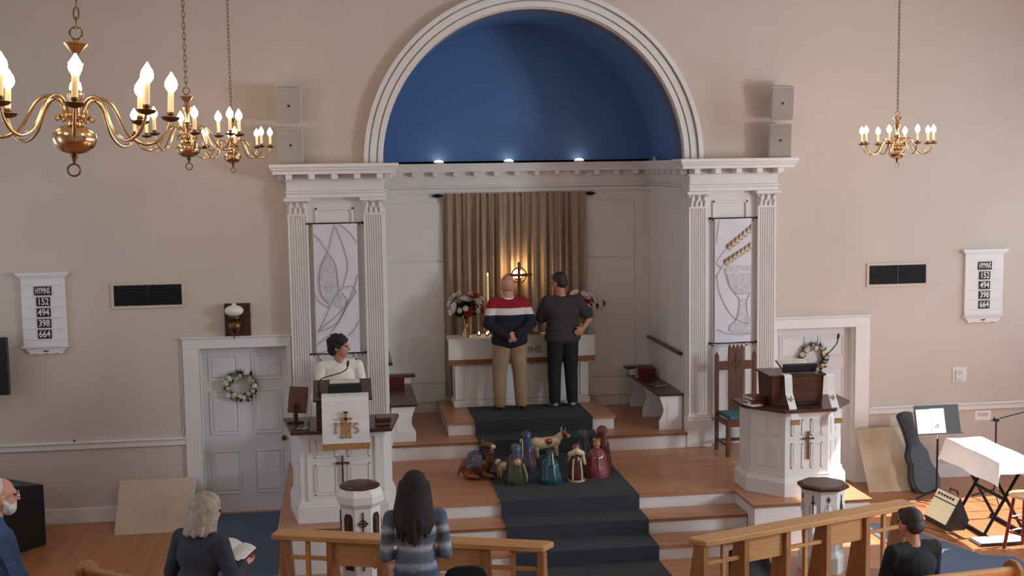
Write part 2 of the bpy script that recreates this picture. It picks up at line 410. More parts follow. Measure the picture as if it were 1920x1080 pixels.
for xa, xb in ((NX1 - 0.06, NX1), (NX0, NX0 + 0.06)):
    build('dark_rail', G().box(xa, xb, 15.02, 16.68, 1.79, 1.83), 'dark_wood', wn, bev=0.008)['label'] = 'dark wooden rail'
va = thing('wall_apse', 'deep blue painted barrel vault and back of the arched niche', 'wall', kind=S)
g = G(); n = 48; R = 1.9
arc = [(CX + R * math.cos(PI * i / n), ZS + R * math.sin(PI * i / n)) for i in range(n + 1)]
arc2 = [(CX + (R + .08) * math.cos(PI * i / n), ZS + (R + .08) * math.sin(PI * i / n)) for i in range(n + 1)]
g.prism(arc + arc2[::-1], 15.06, NB + 0.08, 'y')
build('vault', g, 'blue_paint', va, smooth=30)
build('back_lunette', G().prism(arc, NB, NB + 0.08, 'y'), 'blue_paint', va)
# arch casing, stepped rings
g = G()
for r0, r1, y0 in ((1.9, 1.965, 14.945), (1.965, 1.982, 14.985), (1.982, 2.062, 14.935), (2.062, 2.08, 14.975), (2.08, 2.135, 14.895)):
    a1 = [(CX + r0 * math.cos(PI * i / n), ZS + 0.02 + r0 * math.sin(PI * i / n)) for i in range(n + 1)]
    a2 = [(CX + r1 * math.cos(PI * i / n), ZS + 0.02 + r1 * math.sin(PI * i / n)) for i in range(n + 1)]
    g.prism(a1 + a2[::-1], y0, 15.04 if r0 > 1.95 else 15.08, 'y')
tag(build('trim_1', g, 'white_paint', smooth=25), 'white moulded casing of the big round arch', 'arch trim', kind=S)

# platforms
PZ = 0.157; ZC = 0.63; ZN = 0.83; ZD = 1.0
def platform(name, label, poly, z0, z1, nose=0.025):
    t = thing(name, label, 'platform', kind=S)
    cx = sum(p[0] for p in poly) / len(poly); cy = sum(p[1] for p in poly) / len(poly)
    build('riser', G().prism(poly, z0, z1 - 0.03), 'white_paint', t)
    build('tread', G().prism(nose, z1 - 0.03, z1) if isinstance(nose, list) else G().prism(poly, z1 - 0.03, z1), 'chancel_wood', t)
    return t
def off(poly, d):
    n = len(poly); out = []
    A = sum(poly[i][0] * poly[(i + 1) % n][1] - poly[(i + 1) % n][0] * poly[i][1] for i in range(n)); s = 1 if A > 0 else -1
    for i in range(n):
        p, q, r = Vector(poly[i - 1]), Vector(poly[i]), Vector(poly[(i + 1) % n])
        e1 = (q - p).normalized(); e2 = (r - q).normalized()
        n1 = Vector((e1.y, -e1.x)) * s; n2 = Vector((e2.y, -e2.x)) * s
        b = (n1 + n2); b = b / max(0.3, b.dot(n1)) if b.length > 1e-6 else n1
        out.append(tuple(q + b * d))
    return out
lo = [(-0.75, 9.95), (5.62, 9.95), (5.62, 12.12), (-0.75, 12.12)]
platform('floor_rail_platform', 'low wooden platform under the altar rails', lo, 0, PZ, off(lo, 0.02))
BF = 12.10
ch = [(-0.685, 15.0), (-0.685, BF), (0.60, BF), (0.60, 12.74), (4.28, 12.74), (4.28, BF), (5.565, BF), (5.565, 15.0)]
chn = [(-0.71, 15.0), (-0.71, BF - 0.025), (0.625, BF - 0.025), (0.625, 12.715), (4.255, 12.715), (4.255, BF - 0.025), (5.59, BF - 0.025), (5.59, 15.0)]
platform('floor_chancel', 'wooden chancel floor with white risers carrying both pulpits', ch, 0, ZC, chn)
for z0, ya, lb in ((0.472, 12.32, 'upper wooden step up to the chancel'), (0.315, 11.90, 'lower wooden step up to the chancel')):
    yb = 12.72 if z0 > 0.4 else 12.30
    platform('floor_step', lb, [(0.61, ya), (4.27, ya), (4.27, yb + .02), (0.61, yb + .02)], PZ, z0, [(0.61, ya - 0.02), (4.27, ya - 0.02), (4.27, yb), (0.61, yb)])
nn = [(0.56, 14.80), (4.33, 14.80), (4.33, NB), (0.56, NB)]
platform('floor_niche', 'raised wooden niche floor one step above the chancel', nn, ZC, ZN, [(0.56, 14.775), (4.33, 14.775), (4.33, NB), (0.56, NB)])
dd = [(1.30, 15.2), (3.46, 15.2), (3.46, 16.68), (1.30, 16.68)]
platform('floor_dais', 'wooden altar dais with a white front edge', dd, ZN, ZD, [(1.28, 15.18), (3.48, 15.18), (3.48, 16.69), (1.28, 16.69)])
# runner carpet following the steps
RX0, RX1 = 1.64, 3.17
prof = [(16.10, ZD), (15.165, ZD), (15.165, ZN), (14.76, ZN), (14.76, ZC), (12.70, ZC), (12.70, 0.472), (12.285, 0.472), (12.285, 0.315), (11.865, 0.315), (11.865, PZ), (9.93, PZ)]
t_ = 0.012
up = []
for i, (y, z) in enumerate(prof):
    up.append((y - t_ if i not in (0,) else y, z + t_))
g = G(); poly = [(y, z + 0.001) for y, z in prof] + up[::-1]
g.prism(poly, RX0, RX1, 'x')
tag(build('carpet_runner', g, 'runner_carpet'), 'charcoal carpet runner climbing the chancel steps to the altar', 'carpet')
g = G().box(-1.72, -0.76, 10.95, 15.02, 0.001, 0.012)
tag(build('aisle_carpet', g, 'blue_carpet'), 'slate blue aisle carpet leading to the left door', 'carpet', 'aisle carpets')
g = G().prism([(5.9, 9.6), (7.0, 9.6), (7.05, 11.75), (6.75, 11.85), (6.45, 12.75), (5.95, 13.4)], 0.001, 0.012)
tag(build('aisle_carpet', g, 'blue_carpet'), 'slate blue aisle carpet beside the red stool', 'carpet', 'aisle carpets')

# side bays: entablature, pilasters
def mirror(x): return 2 * 2.445 - x
tn = [2]
def trim_thing(label, cat):
    t = thing('trim_%d' % tn[0], label, cat, kind=S); tn[0] += 1; return t
FL = 14.85
def bay(lb, x0, x1, sgn):
    t = trim_thing('white entablature over the %s pair of pilasters' % lb, 'entablature')
    def rng(a, b): return (min(a, b), max(a, b))
    o, i_ = (x0, x1)
    xs = rng(o, i_)
    def slab(n, e, y, z0, z1, bev=0.006): build(n, G().box(xs[0] - e, xs[1] + e, y, 15.0, z0, z1), 'white_paint', t, bev=bev)
    slab('crown', 0.185, 14.56, 4.265, 4.31); slab('crown_bead', 0.17, 14.58, 4.235, 4.265); slab('corona', 0.15, 14.61, 4.185, 4.235)
    slab('frieze', 0.0, 14.82, 3.985, 4.185); slab('bed_mould', 0.02, 14.80, 4.10, 4.12, 0.006)
    slab('architrave', 0.015, 14.80, 3.955, 3.985); slab('architrave_band', 0.005, 14.815, 3.90, 3.955)
    for k in range(5):
        xm = xs[0] + 0.04 + (xs[1] - xs[0] - 0.08) * k / 4
        build('modillion', G().box(xm - 0.038, xm + 0.038, 14.615, 14.83, 4.122, 4.188), 'white_paint', t, bev=0.008)
    for e in (xs[0] - 0.1, xs[1] + 0.02):
        build('modillion', G().box(e, e + 0.08, 14.84, 14.92, 4.122, 4.188), 'white_paint', t, bev=0.008)
    # board between pilasters with framed panel
    t2 = trim_thing('white framed panel board behind the %s banner' % lb, 'panel board')
    build('board', G().box(xs[0], xs[1], 14.93, 15.0, ZC, 3.90), 'white_paint', t2)
    a, b = xs[0] + 0.33, xs[1] - 0.36
    for q in ((a, a + 0.03, 0.95, 3.78), (b - 0.03, b, 0.95, 3.78)): build('moulding', G().box(q[0], q[1], 14.905, 14.93, q[2], q[3]), 'white_paint', t2, bev=0.005)
    for z in (3.75, 1.9, 0.95): build('moulding', G().box(a, b, 14.905, 14.93, z, z + 0.03), 'white_paint', t2, bev=0.005)
    build('baseboard', G().box(xs[0], xs[1], 14.90, 14.93, ZC, ZC + 0.2), 'white_paint', t2, bev=0.004)
bay('left-hand', -0.63, 0.525, 1); bay('right-hand', mirror(0.525), mirror(-0.63), -1)
def pilaster(xa, xb, lb):
    t = trim_thing(lb, 'pilaster'); w_ = xb - xa
    # fluted shaft
    pts = [(xa, 14.93), (xa, FL)]; nf = 7; m_ = 0.018; fw = (w_ - 2 * m_) / nf
    for k in range(nf):
        x = xa + m_ + k * fw
        pts += [(x + fw * 0.18, FL), (x + fw * 0.3, FL + 0.013), (x + fw * 0.5, FL + 0.018), (x + fw * 0.7, FL + 0.013), (x + fw * 0.82, FL)]
    pts += [(xb, FL), (xb, 14.93)]
    build('shaft', G().prism(pts, 1.06, 3.69), 'white_paint', t)
    build('base', G().box(xa - 0.05, xb + 0.05, 14.78, 14.93, ZC, 0.985), 'white_paint', t, bev=0.006)
    g = G().box(xa - 0.035, xb + 0.035, 14.80, 14.93, 0.985, 1.02).box(xa - 0.02, xb + 0.02, 14.82, 14.93, 1.02, 1.045).box(xa, xb, FL - 0.003, 14.93, 1.045, 1.062)
    build('base_moulding', g, 'white_paint', t)
    g = G().box(xa - 0.005, xb + 0.005, FL - 0.01, 14.93, 3.685, 3.705).box(xa + 0.005, xb - 0.005, FL, 14.93, 3.70, 3.86)
    cap = build('capital', g, 'white_paint', t)
    build('abacus', G().box(xa - 0.045, xb + 0.045, 14.78, 14.93, 3.862, 3.90), 'white_paint', t, bev=0.006)
    g = G()
    for row, (z, n_, h_) in enumerate(((3.71, 4, 0.075), (3.765, 3, 0.085))):
        for k in range(n_):
            x = xa + w_ * (k + 0.5) / n_
            L = [(x, FL - 0.004, z), (x, FL - 0.016, z + h_ * 0.5), (x, FL - 0.03, z + h_ * 0.85), (x, FL - 0.042, z + h_ * 0.9), (x, FL - 0.042, z + h_ * 0.75)]
            g.tube(L, [0.02, 0.022, 0.017, 0.012, 0.006], 6)
    build('acanthus_leaves', g, 'white_paint', cap, smooth=60)
    for s in (0, 1):
        g = G(); c = (xa + 0.01, xb - 0.01)[s]; sp = [(c + (1 if s else -1) * 0.025 * (1 - q / 14) * math.cos(q * 0.7), FL - 0.02, 3.835 + 0.025 * (1 - q / 14) * math.sin(q * 0.7)) for q in range(13)]
        g.tube(sp, 0.009, 6); build('volute', g, 'white_paint', cap, smooth=60)
pilaster(-0.625, -0.385, 'white fluted pilaster beside the left-hand door')
pilaster(0.285, 0.52, 'white fluted pilaster between the dove banner and the niche')
pilaster(mirror(0.52), mirror(0.285), 'white fluted pilaster between the niche and the chalice banner')
pilaster(mirror(-0.385), mirror(-0.625), 'white fluted pilaster beside the right-hand door')
# cornice running round inside the niche
t = trim_thing('white dentilled cornice round the top of the altar niche', 'cornice')
for e, z0, z1 in ((0.17, 4.265, 4.30), (0.15, 4.235, 4.265), (0.13, 4.185, 4.235), (0.02, 4.095, 4.115), (0.012, 4.115, 4.185), (0.05, 3.965, 3.99), (0.03, 3.90, 3.955)):
    g = G().box(NX0, NX1, NB - e, NB, z0, z1).box(NX0, NX0 + e, 15.0, NB - e, z0, z1).box(NX1 - e, NX1, 15.0, NB - e, z0, z1)
    build('cornice_band', g, 'white_paint', t)
for k in range(13):
    xm = NX0 + 0.2 + k * 0.283
    build('modillion', G().box(xm - 0.035, xm + 0.035, NB - 0.12, NB, 4.122, 4.186), 'white_paint', t, bev=0.006)
for k in range(6):
    ym = 15.1 + k * 0.27
    for xa, xb in ((NX1 - 0.11, NX1), (NX0, NX0 + 0.11)): build('modillion', G().box(xa, xb, ym - 0.035, ym + 0.035, 4.122, 4.186), 'white_paint', t, bev=0.006)
# chair rails, baseboards
for nm, x0, x1, lb in (('trim_rail_left', -5.5, -1.94, 'left'), ('trim_rail_right', 6.86, 10.4, 'right')):
    t = trim_thing('white chair rail along the front wall, %s of the chancel' % lb, 'chair rail')
    build('rail_cap', G().box(x0, x1, 14.955, 15.0, 0.985, 1.012), 'white_paint', t, bev=0.006); build('rail_board', G().box(x0, x1, 14.975, 15.0, 0.915, 0.985), 'white_paint', t, bev=0.004)
for nm, x0, x1 in (('left', -5.5, -1.94), ('right', 6.86, 10.4)):
    tag(build('baseboard_' + nm, G().box(x0, x1, 14.975, 15.0, 0, 0.185), 'white_paint', bev=0.004), 'white baseboard of the front wall on the %s' % nm, 'baseboard', kind=S)
# doors
def door(k, x0, x1, knob_x, lb, cas):
    t = thing('door_%d' % k, 'white six-panel door %s' % lb, 'door', ((x0 + x1) / 2, 15.14, 0), kind=S); h = (x1 - x0) / 2
    build('slab', G().box(-h, h, 0, 0.05, 0.0, 2.08), 'door_paint', t)
    pw = h - 0.21
    for s in (-1, 1):
        cxp = s * (h / 2 - 0.005)
        for z0, z1 in ((0.25, 0.76), (1.0, 1.52), (1.68, 1.96)):
            hw = h / 2 - 0.105
            p = build('panel', G().frust([(cxp - hw + .035, z0 + .035), (cxp + hw - .035, z0 + .035), (cxp + hw - .035, z1 - .035), (cxp - hw + .035, z1 - .035)], [(cxp - hw, z0), (cxp + hw, z0), (cxp + hw, z1), (cxp - hw, z1)], 0, 1), 'door_paint', t)
            me = p.data
            for v in me.vertices: x, y, z = v.co; v.co = (x, -0.012 + 0.016 * z, y)
            gg = G()
            for q in ((cxp - hw - .012, cxp - hw, z0 - .012, z1 + .012), (cxp + hw, cxp + hw + .012, z0 - .012, z1 + .012), (cxp - hw, cxp + hw, z0 - .012, z0), (cxp - hw, cxp + hw, z1, z1 + .012)): gg.box(q[0], q[1], -0.014, 0.001, q[2], q[3])
            build('panel_moulding', gg, 'door_paint', p)
    g = G().lathe([(0.0, 0.0), (0.028, 0.0), (0.03, 0.006), (0.012, 0.012), (0.012, 0.04), (0.028, 0.05), (0.032, 0.065), (0.024, 0.08), (0, 0.084)], 16, M=Matrix.Translation((knob_x - (x0 + x1) / 2, 0, 0.92)) @ Matrix.Rotation(PI / 2, 4, 'X'))
    build('knob', g, 'old_brass', t, smooth=40)['label'] = 'dark metal door knob'
    c = trim_thing('white casing round the door %s' % lb, 'door casing')
    for q in cas: build('casing_board', G().box(*q), 'white_paint', c, bev=0.006)
door(1, -1.75, -0.69, -0.765, 'with a wreath, left of the chancel', [(-1.94, -1.75, 14.965, 15.0, 0, 2.09), (-0.69, -0.64, 14.965, 15.0, 0, 2.09), (-1.94, -0.64, 14.965, 15.0, 2.09, 2.215), (-1.96, -0.63, 14.95, 15.0, 2.215, 2.235), (-1.75, -1.735, 15.0, 15.14, 0, 2.09), (-0.705, -0.69, 15.0, 15.14, 0, 2.09)])
door(2, 5.58, 6.66, 5.66, 'with a wreath, right of the chancel', [(6.66, 6.86, 14.965, 15.0, 0, 2.09), (5.53, 5.58, 14.965, 15.0, 0, 2.09), (5.53, 6.86, 14.965, 15.0, 2.09, 2.225), (5.52, 6.88, 14.945, 15.0, 2.225, 2.25), (6.645, 6.66, 15.0, 15.14, 0, 2.09), (5.58, 5.595, 15.0, 15.14, 0, 2.09)])

# ================================================================== FURNISHINGS
# ---- curtain behind the altar
t = thing('curtain', 'tan pleated curtain hanging on a dark rod behind the altar', 'curtain', (2.41, 16.668, 1.0))
def cur(u, v):
    x = -1.0 + 2.0 * u; z = 0.05 + (3.86 - 1.05) * (1 - v) ; z = 2.885 - v * 2.83
    ph = u * 2 * PI * 17 + 0.9 * math.sin(u * 23) + 0.6 * math.sin(u * 51 + v * 1.5)
    amp = 0.032 + 0.024 * (0.5 + 0.5 * math.sin(u * 37 + 1)); amp *= 0.35 + 0.65 * min(1, v * 4)
    return (x * (1 + 0.015 * v), amp * math.sin(ph) + 0.012 * math.sin(ph * 2.3 + 1), z)
build('drape', G().grid(cur, 300, 14, 0.006, (0, 1, 0)), 'curtain_cloth', t, smooth=70)
build('rod', G().tube([(-1.1, 0.035, 2.86), (1.1, 0.035, 2.86)], 0.014, 10), 'black_metal', t, smooth=40)
for s in (-1, 1):
    build('finial', G().lathe([(0, 0), (0.02, 0.01), (0.028, 0.04), (0.02, 0.08), (0.008, 0.11), (0, 0.13)], 12, M=Matrix.Translation((s * 1.03, 0.035, 2.86)) @ Matrix.Rotation(s * PI / 2, 4, 'Y')), 'black_metal', t, smooth=50)
# ---- altar
AF = 16.12
t = thing('altar_table', 'white panelled altar table on the dais behind the two standing men', 'altar', (2.40, AF, ZD))
build('body', G().box(-0.92, 0.92, 0.03, 0.42, 0, 0.89), 'white_paint', t, bev=0.006)
for x0, x1 in ((-0.92, -0.80), (0.80, 0.92), (-0.74, -0.02), (0.02, 0.74)): build('panel', G().box(x0, x1, 0.012, 0.035, 0.1, 0.66), 'white_paint', t, bev=0.006)
build('base_moulding', G().box(-0.94, 0.94, 0.0, 0.43, 0, 0.09), 'white_paint', t, bev=0.008)
build('table_top', G().box(-0.99, 0.99, -0.02, 0.45, 0.89, 0.935), 'white_paint', t, bev=0.006)
t = thing('altar_cloth', 'white altar cloth with a rust fringe draped over the altar', 'altar cloth', (2.40, AF, ZD + 0.936))
def ac(u, v):
    x = -1.005 + 2.01 * u; s = v * 0.72
    if s < 0.44: return (x, 0.42 - s, 0.004 + 0.001 * math.sin(u * 60))
    d = s - 0.44
    return (x, -0.03 - 0.004 * math.sin(u * 40) * d / 0.28, 0.004 - d)
build('cloth', G().grid(ac, 60, 18, 0.004, (0, -0.3, 1)), 'altar_cloth', t, smooth=60)
g = G()
for k in range(130):
    x = -1.0 + 2.0 * k / 129; g.box(x - 0.0065, x + 0.0065, -0.042, -0.036, -0.345 + 0.006 * math.sin(k * 7.3), -0.272)
o = build('fringe', g, 'rust_fringe', t); o['kind'] = 'stuff'
text_obj('lettering', 'IHS', 0.13, 'grey_thread', t, (0.17, -0.045, -0.165), depth=0.003)
# ---- altar cross, lamp behind, candles, vases
t = thing('altar_cross', 'brass ringed cross standing on the altar before a glowing lamp', 'cross', (2.415, 16.41, ZD + 0.942))
build('base', G().frust([(-.09, -.06), (.09, -.06), (.09, .06), (-.09, .06)], [(-.07, -.045), (.07, -.045), (.07, .045), (-.07, .045)], 0, 0.05).box(-0.05, 0.05, -0.035, 0.035, 0.05, 0.08), 'old_brass', t)
build('upright', G().box(-0.02, 0.02, -0.012, 0.012, 0.08, 1.0), 'old_brass', t, bev=0.004)
build('arm', G().box(-0.185, 0.185, -0.0125, 0.0125, 0.80, 0.84), 'old_brass', t, bev=0.004)
build('ring', G().tube([(0.1 * math.cos(2 * PI * i / 32), 0, 0.82 + 0.1 * math.sin(2 * PI * i / 32)) for i in range(32)], 0.011, 8, True), 'old_brass', t, smooth=60)
t = thing('cross_lamp', 'small lamp shining from behind the altar cross', 'lamp', (2.415, 16.53, ZD + 0.942))
build('stem', G().lathe([(0.032, 0), (0.032, 0.012), (0.009, 0.02), (0.009, 0.74), (0.03, 0.75), (0.03, 0.765)], 16), 'black_metal', t, smooth=40)
build('bulb', G().lathe([(0, 0), (0.03, 0.005), (0.068, 0.03), (0.078, 0.06), (0.068, 0.09), (0.03, 0.115), (0, 0.12)], 20, (0, 0, 0.765)), 'cross_glow', t, smooth=60)
def pl(name, loc, e, col, r=0.05, parent=None):
    d = bpy.data.lights.new(name, 'POINT'); d.energy = e; d.color = col; d.shadow_soft_size = r
    o = bpy.data.objects.new(name, d); COL.objects.link(o); o.location = loc
    if parent: o.parent = parent
    return o
pl('cross_lamp_light', (0, 0.02, 0.92), 1.6, (1.0, 0.72, 0.42), 0.03, t)
def candle(x, y, h, lb, cat='candle', r=0.011):
    t = thing('altar_candle', lb, cat, (x, y, ZD + 0.942), group='candles on the altar')
    build('candlestick', G().lathe([(0.05, 0), (0.052, 0.01), (0.02, 0.025), (0.012, 0.06), (0.018, 0.09), (0.01, 0.12), (0.012, 0.16), (0.03, 0.17), (0.03, 0.178), (0.014, 0.182)], 16), 'brass', t, smooth=45)
    build('wax', G().lathe([(r, 0.18), (r, h), (r * 0.5, h + 0.006), (0, h + 0.007)], 12), 'ivory', t, smooth=45)
    build('flame', G().lathe([(0, 0), (0.007, 0.008), (0.008, 0.016), (0.004, 0.03), (0, 0.04)], 10, (0, 0, h + 0.008)), 'flame', t, smooth=60)
candle(1.985, 16.45, 0.81, 'tall thin lit candle on the altar beside the left flowers')
candle(2.96, 16.45, 0.765, 'tall thin lit candle on the altar mostly hidden by the man in grey')
for x, y, lb in ((1.845, 16.38, 'small lit tealight on the altar, nearer the left vase'), (1.95, 16.33, 'small lit tealight on the altar beside the man in the striped sweater')):
    t = thing('tealight', lb, 'candle', (x, y, ZD + 0.943), group='tealights on the altar')
    build('cup', G().lathe([(0.022, 0), (0.026, 0.022), (0.022, 0.022), (0.02, 0.008), (0, 0.008)], 14), 'red_book', t, smooth=40)
    build('flame', G().lathe([(0, 0), (0.009, 0.008), (0.009, 0.018), (0, 0.04)], 10, (0, 0, 0.02)), 'flame', t, smooth=60)
def flower_mesh(mt):
    g = G()
    for k in range(7):
        a = 2 * PI * k / 7; M = Matrix.Rotation(a, 4, 'Z') @ Matrix.Translation((0.018, 0, 0.004)) @ Matrix.Rotation(-0.35, 4, 'Y')
        g.ell((0, 0, 0), (0.018, 0.011, 0.004), 8, 5, M)
    for k in range(5):
        a = 2 * PI * k / 5 + .3; M = Matrix.Rotation(a, 4, 'Z') @ Matrix.Translation((0.009, 0, 0.01)) @ Matrix.Rotation(-0.9, 4, 'Y')
        g.ell((0, 0, 0), (0.011, 0.009, 0.004), 8, 5, M)
    g.ell((0, 0, 0.012), 0.008, 8, 6)
    return g
PROT = {}
def flower(mt, parent, loc, direc, s, name='flower'):
    if mt not in PROT: o = build(name, flower_mesh(mt), mt, parent, smooth=60); PROT[mt] = o
    else: o = inst(PROT[mt], name, parent)
    o.location = loc; o.rotation_euler = Vector(direc).to_track_quat('Z', 'Y').to_euler(); o.scale = (s, s, s)
    return o
def leaf_cloud(pts_fn, n, size, seed):
    rnd = random.Random(seed); g = G()
    for _ in range(n):
        c, d = pts_fn(rnd); d = Vector(d).normalized(); u = d.orthogonal().normalized(); u = (Matrix.Rotation(rnd.uniform(0, 2 * PI), 3, d) @ u); L = size * rnd.uniform(0.7, 1.3); wd = L * 0.3; n_ = d.cross(u)
        c = Vector(c)
        g.add([c, c + d * L * .5 + u * wd, c + d * L + n_ * wd * .4, c + d * L * .5 - u * wd, c + d * L * .45 + n_ * wd * .5], [(0, 1, 4), (1, 2, 4), (2, 3, 4), (3, 0, 4)])
    return g
def vase(x, y, lb, seed):
    t = thing('flower_vase', lb, 'vase', (x, y, ZD + 0.942), group='flower vases on the altar'); rnd = random.Random(seed)
    build('vase', G().lathe([(0.0, 0), (0.075, 0), (0.07, 0.015), (0.035, 0.08), (0.014, 0.13), (0.022, 0.145), (0.026, 0.16), (0.03, 0.22), (0.042, 0.30), (0.05, 0.325), (0.044, 0.325), (0.025, 0.23), (0, 0.2)], 20), 'brass', t, smooth=40)
    def pf(r):
        a = r.uniform(0, 2 * PI); d = (math.cos(a), math.sin(a) * .7, r.uniform(-0.2, 1.1)); return (0.03 * math.cos(a), 0.03 * math.sin(a), r.uniform(.3, .4)), d
    o = build('foliage', leaf_cloud(pf, 150, 0.12, seed), 'leaf_dark', t); o['kind'] = 'stuff'
    for k in range(56):
        a = rnd.uniform(0, 2 * PI); el = rnd.uniform(-0.1, 1.35); rr = rnd.uniform(0.16, 0.275)
        d = Vector((math.cos(a) * math.cos(el), math.sin(a) * math.cos(el) * .7, math.sin(el) * .85))
        mt = rnd.choice(['flower_white', 'flower_white', 'flower_white', 'flower_red', 'leaf_grey'])
        if mt == 'leaf_grey': mt = 'flower_cream'
        flower(mt, t, Vector((0, 0, 0.36)) + d * rr * (1.15 if abs(math.cos(a)) > .6 else 1), d, rnd.uniform(1.1, 1.9) * (1.35 if mt == 'flower_red' else 1))
vase(1.66, 16.36, 'brass vase of red and white flowers left on the altar', 3); PROT.clear()
vase(3.27, 16.36, 'brass vase of red and white flowers half hidden by the man in grey', 5); PROT.clear()
t = thing('altar_book', 'dark closed book lying on the altar before the men', 'book', (2.52, 16.25, ZD + 0.943))
build('cover', G().box(-0.15, 0.15, -0.1, 0.1, 0, 0.035), 'dark_wood', t, bev=0.004); build('pages', G().box(-0.145, 0.153, -0.103, 0.095, 0.005, 0.03), 'cream_paper', t)
t = thing('stone_block', 'small rounded grey stone on the right end of the altar', 'stone', (3.36, 16.18, ZD + 0.943))
build('stone', G().lathe([(0.075, 0), (0.08, 0.02), (0.075, 0.05), (0.05, 0.085), (0, 0.1)], 16), 'grey_mat', t, smooth=60)
g = G().tube(catmull([(1.468, 16.57, 1.50), (1.44, 16.58, 1.3), (1.40, 16.58, 1.08), (1.33, 16.57, 1.008)]) + catmull([(1.27, 16.56, 1.008), (1.25, 16.55, 0.93), (1.22, 16.5, 0.842), (1.19, 16.46, 0.84)])[0:], 0.005, 6)
tag(build('power_cord', g, 'grey_mat', smooth=60), 'thin grey power cord hanging down beside the altar', 'cord')
# ---- uplights on the niche cornice
for k, x in enumerate((1.36, 2.33, 3.32)):
    t = thing('uplight', '%s small glowing uplight on the cornice under the blue vault' % ('leftmost', 'middle', 'rightmost')[k], 'light', (x, 16.66, 4.301), group='uplights below the blue vault')
    build('housing', G().lathe([(0.07, 0), (0.075, 0.01), (0.075, 0.02), (0.068, 0.02), (0.066, 0.012), (0, 0.012)], 18), 'white_paint', t, smooth=40)
    build('lamp', G().lathe([(0, 0.0), (0.062, 0.004), (0.062, 0.016), (0.04, 0.03), (0, 0.036)], 18, (0, 0, 0.014)), 'lamp_glow', t, smooth=60)
t = thing('sensor_unit', 'tiny white fixture on the cornice at the right of the blue vault', 'fixture', (4.25, 16.1, 4.301))
build('body', G().box(-0.02, 0.02, -0.015, 0.015, 0, 0.05), 'white_paint', t, bev=0.006); build('lens', G().ell((0, -0.016, 0.03), (0.01, 0.005, 0.01), 10, 6), 'black_plastic', t)
# ---- loudspeakers standing by the arch
def loudspeaker(x, z, tilt, turn, lb):
    t = thing('loudspeaker', lb, 'speaker', (x, 14.80, z), rot=(tilt, 0, turn), group='wall loudspeakers beside the arch')
    build('cabinet', G().frust([(-.12, .1), (-.15, -.1), (.15, -.1), (.12, .1)], [(-.12, .1), (-.15, -.1), (.15, -.1), (.12, .1)], 0, 0.42), 'speaker_case', t, bev=0.012)
    build('grille', G().box(-0.138, 0.138, -0.108, -0.098, 0.015, 0.405), 'speaker_grey', t, bev=0.005)
    build('badge', G().box(-0.014, 0.014, -0.112, -0.106, 0.2, 0.228), 'black_plastic', t)
    build('bracket', G().box(-0.03, 0.03, 0.09, 0.22, 0.19, 0.23), 'white_paint', t)
loudspeaker(-0.57, 4.32, 0.03, 0.12, 'lower grey loudspeaker left of the arch, resting on the cornice'); loudspeaker(-0.58, 4.80, 0.16, 0.12, 'upper grey loudspeaker left of the arch')
loudspeaker(5.52, 4.315, 0.03, -0.14, 'lower grey loudspeaker right of the arch, resting on the cornice'); loudspeaker(5.54, 4.79, 0.16, -0.14, 'upper grey loudspeaker right of the arch')

# ---- hymn boards
def hymn_board(cx, w_, lb):
    t = thing('hymn_board', lb, 'hymn board', (cx, 15.0, 2.09), group='hymn boards'); h = w_ / 2
    build('back_panel', G().box(-h, h, -0.045, -0.001, 0.1, 0.93), 'white_paint', t, bev=0.004)
    build('crown', G().box(-h - 0.045, h + 0.045, -0.09, -0.001, 0.955, 0.985).box(-h - 0.025, h + 0.025, -0.07, -0.001, 0.93, 0.955), 'white_paint', t)
    build('shelf', G().box(-h - 0.025, h + 0.025, -0.07, -0.001, 0.085, 0.1), 'white_paint', t, bev=0.004)
    pts = [(-h, 0.085), (h, 0.085), (h - 0.05, 0.03), (h - 0.07, 0.0)] + [(h - 0.07 - (2 * h - 0.14) * i / 16, 0.012 * abs(math.sin(i / 16 * 3 * PI))) for i in range(1, 16)] + [(-h + 0.07, 0.0), (-h + 0.05, 0.03)]
    build('apron', G().prism(pts, -0.035, -0.001, 'y'), 'white_paint', t)
    build('name_plate', G().box(-0.03, 0.03, -0.04, -0.034, 0.03, 0.048), 'old_brass', t)
    for k in range(6): build('ledge', G().box(-h + 0.05, h - 0.05, -0.056, -0.044, 0.183 + 0.1295 * k, 0.189 + 0.1295 * k), 'white_paint', t)
    for k, s in enumerate(('664', '398', '494', '152', 'HYMNS')):
        z = 0.183 + 0.1295 * k + 0.01; pw = 0.078 if k < 4 else 0.098
        p = build('number_card', G().box(-pw, pw, -0.054, -0.046, z, z + 0.105), 'grille_black', t)
        text_obj('lettering', s, 0.112 if k < 4 else 0.1, 'paper', p, (0, -0.056, z + 0.052), depth=0.001, sx=0.78 if k < 4 else 0.5, bold=0.0015)
hymn_board(-3.52, 0.50, 'white hymn board left of the chancel listing 152 494 398 664'); hymn_board(8.44, 0.54, 'white hymn board right of the chancel listing 152 494 398 664')
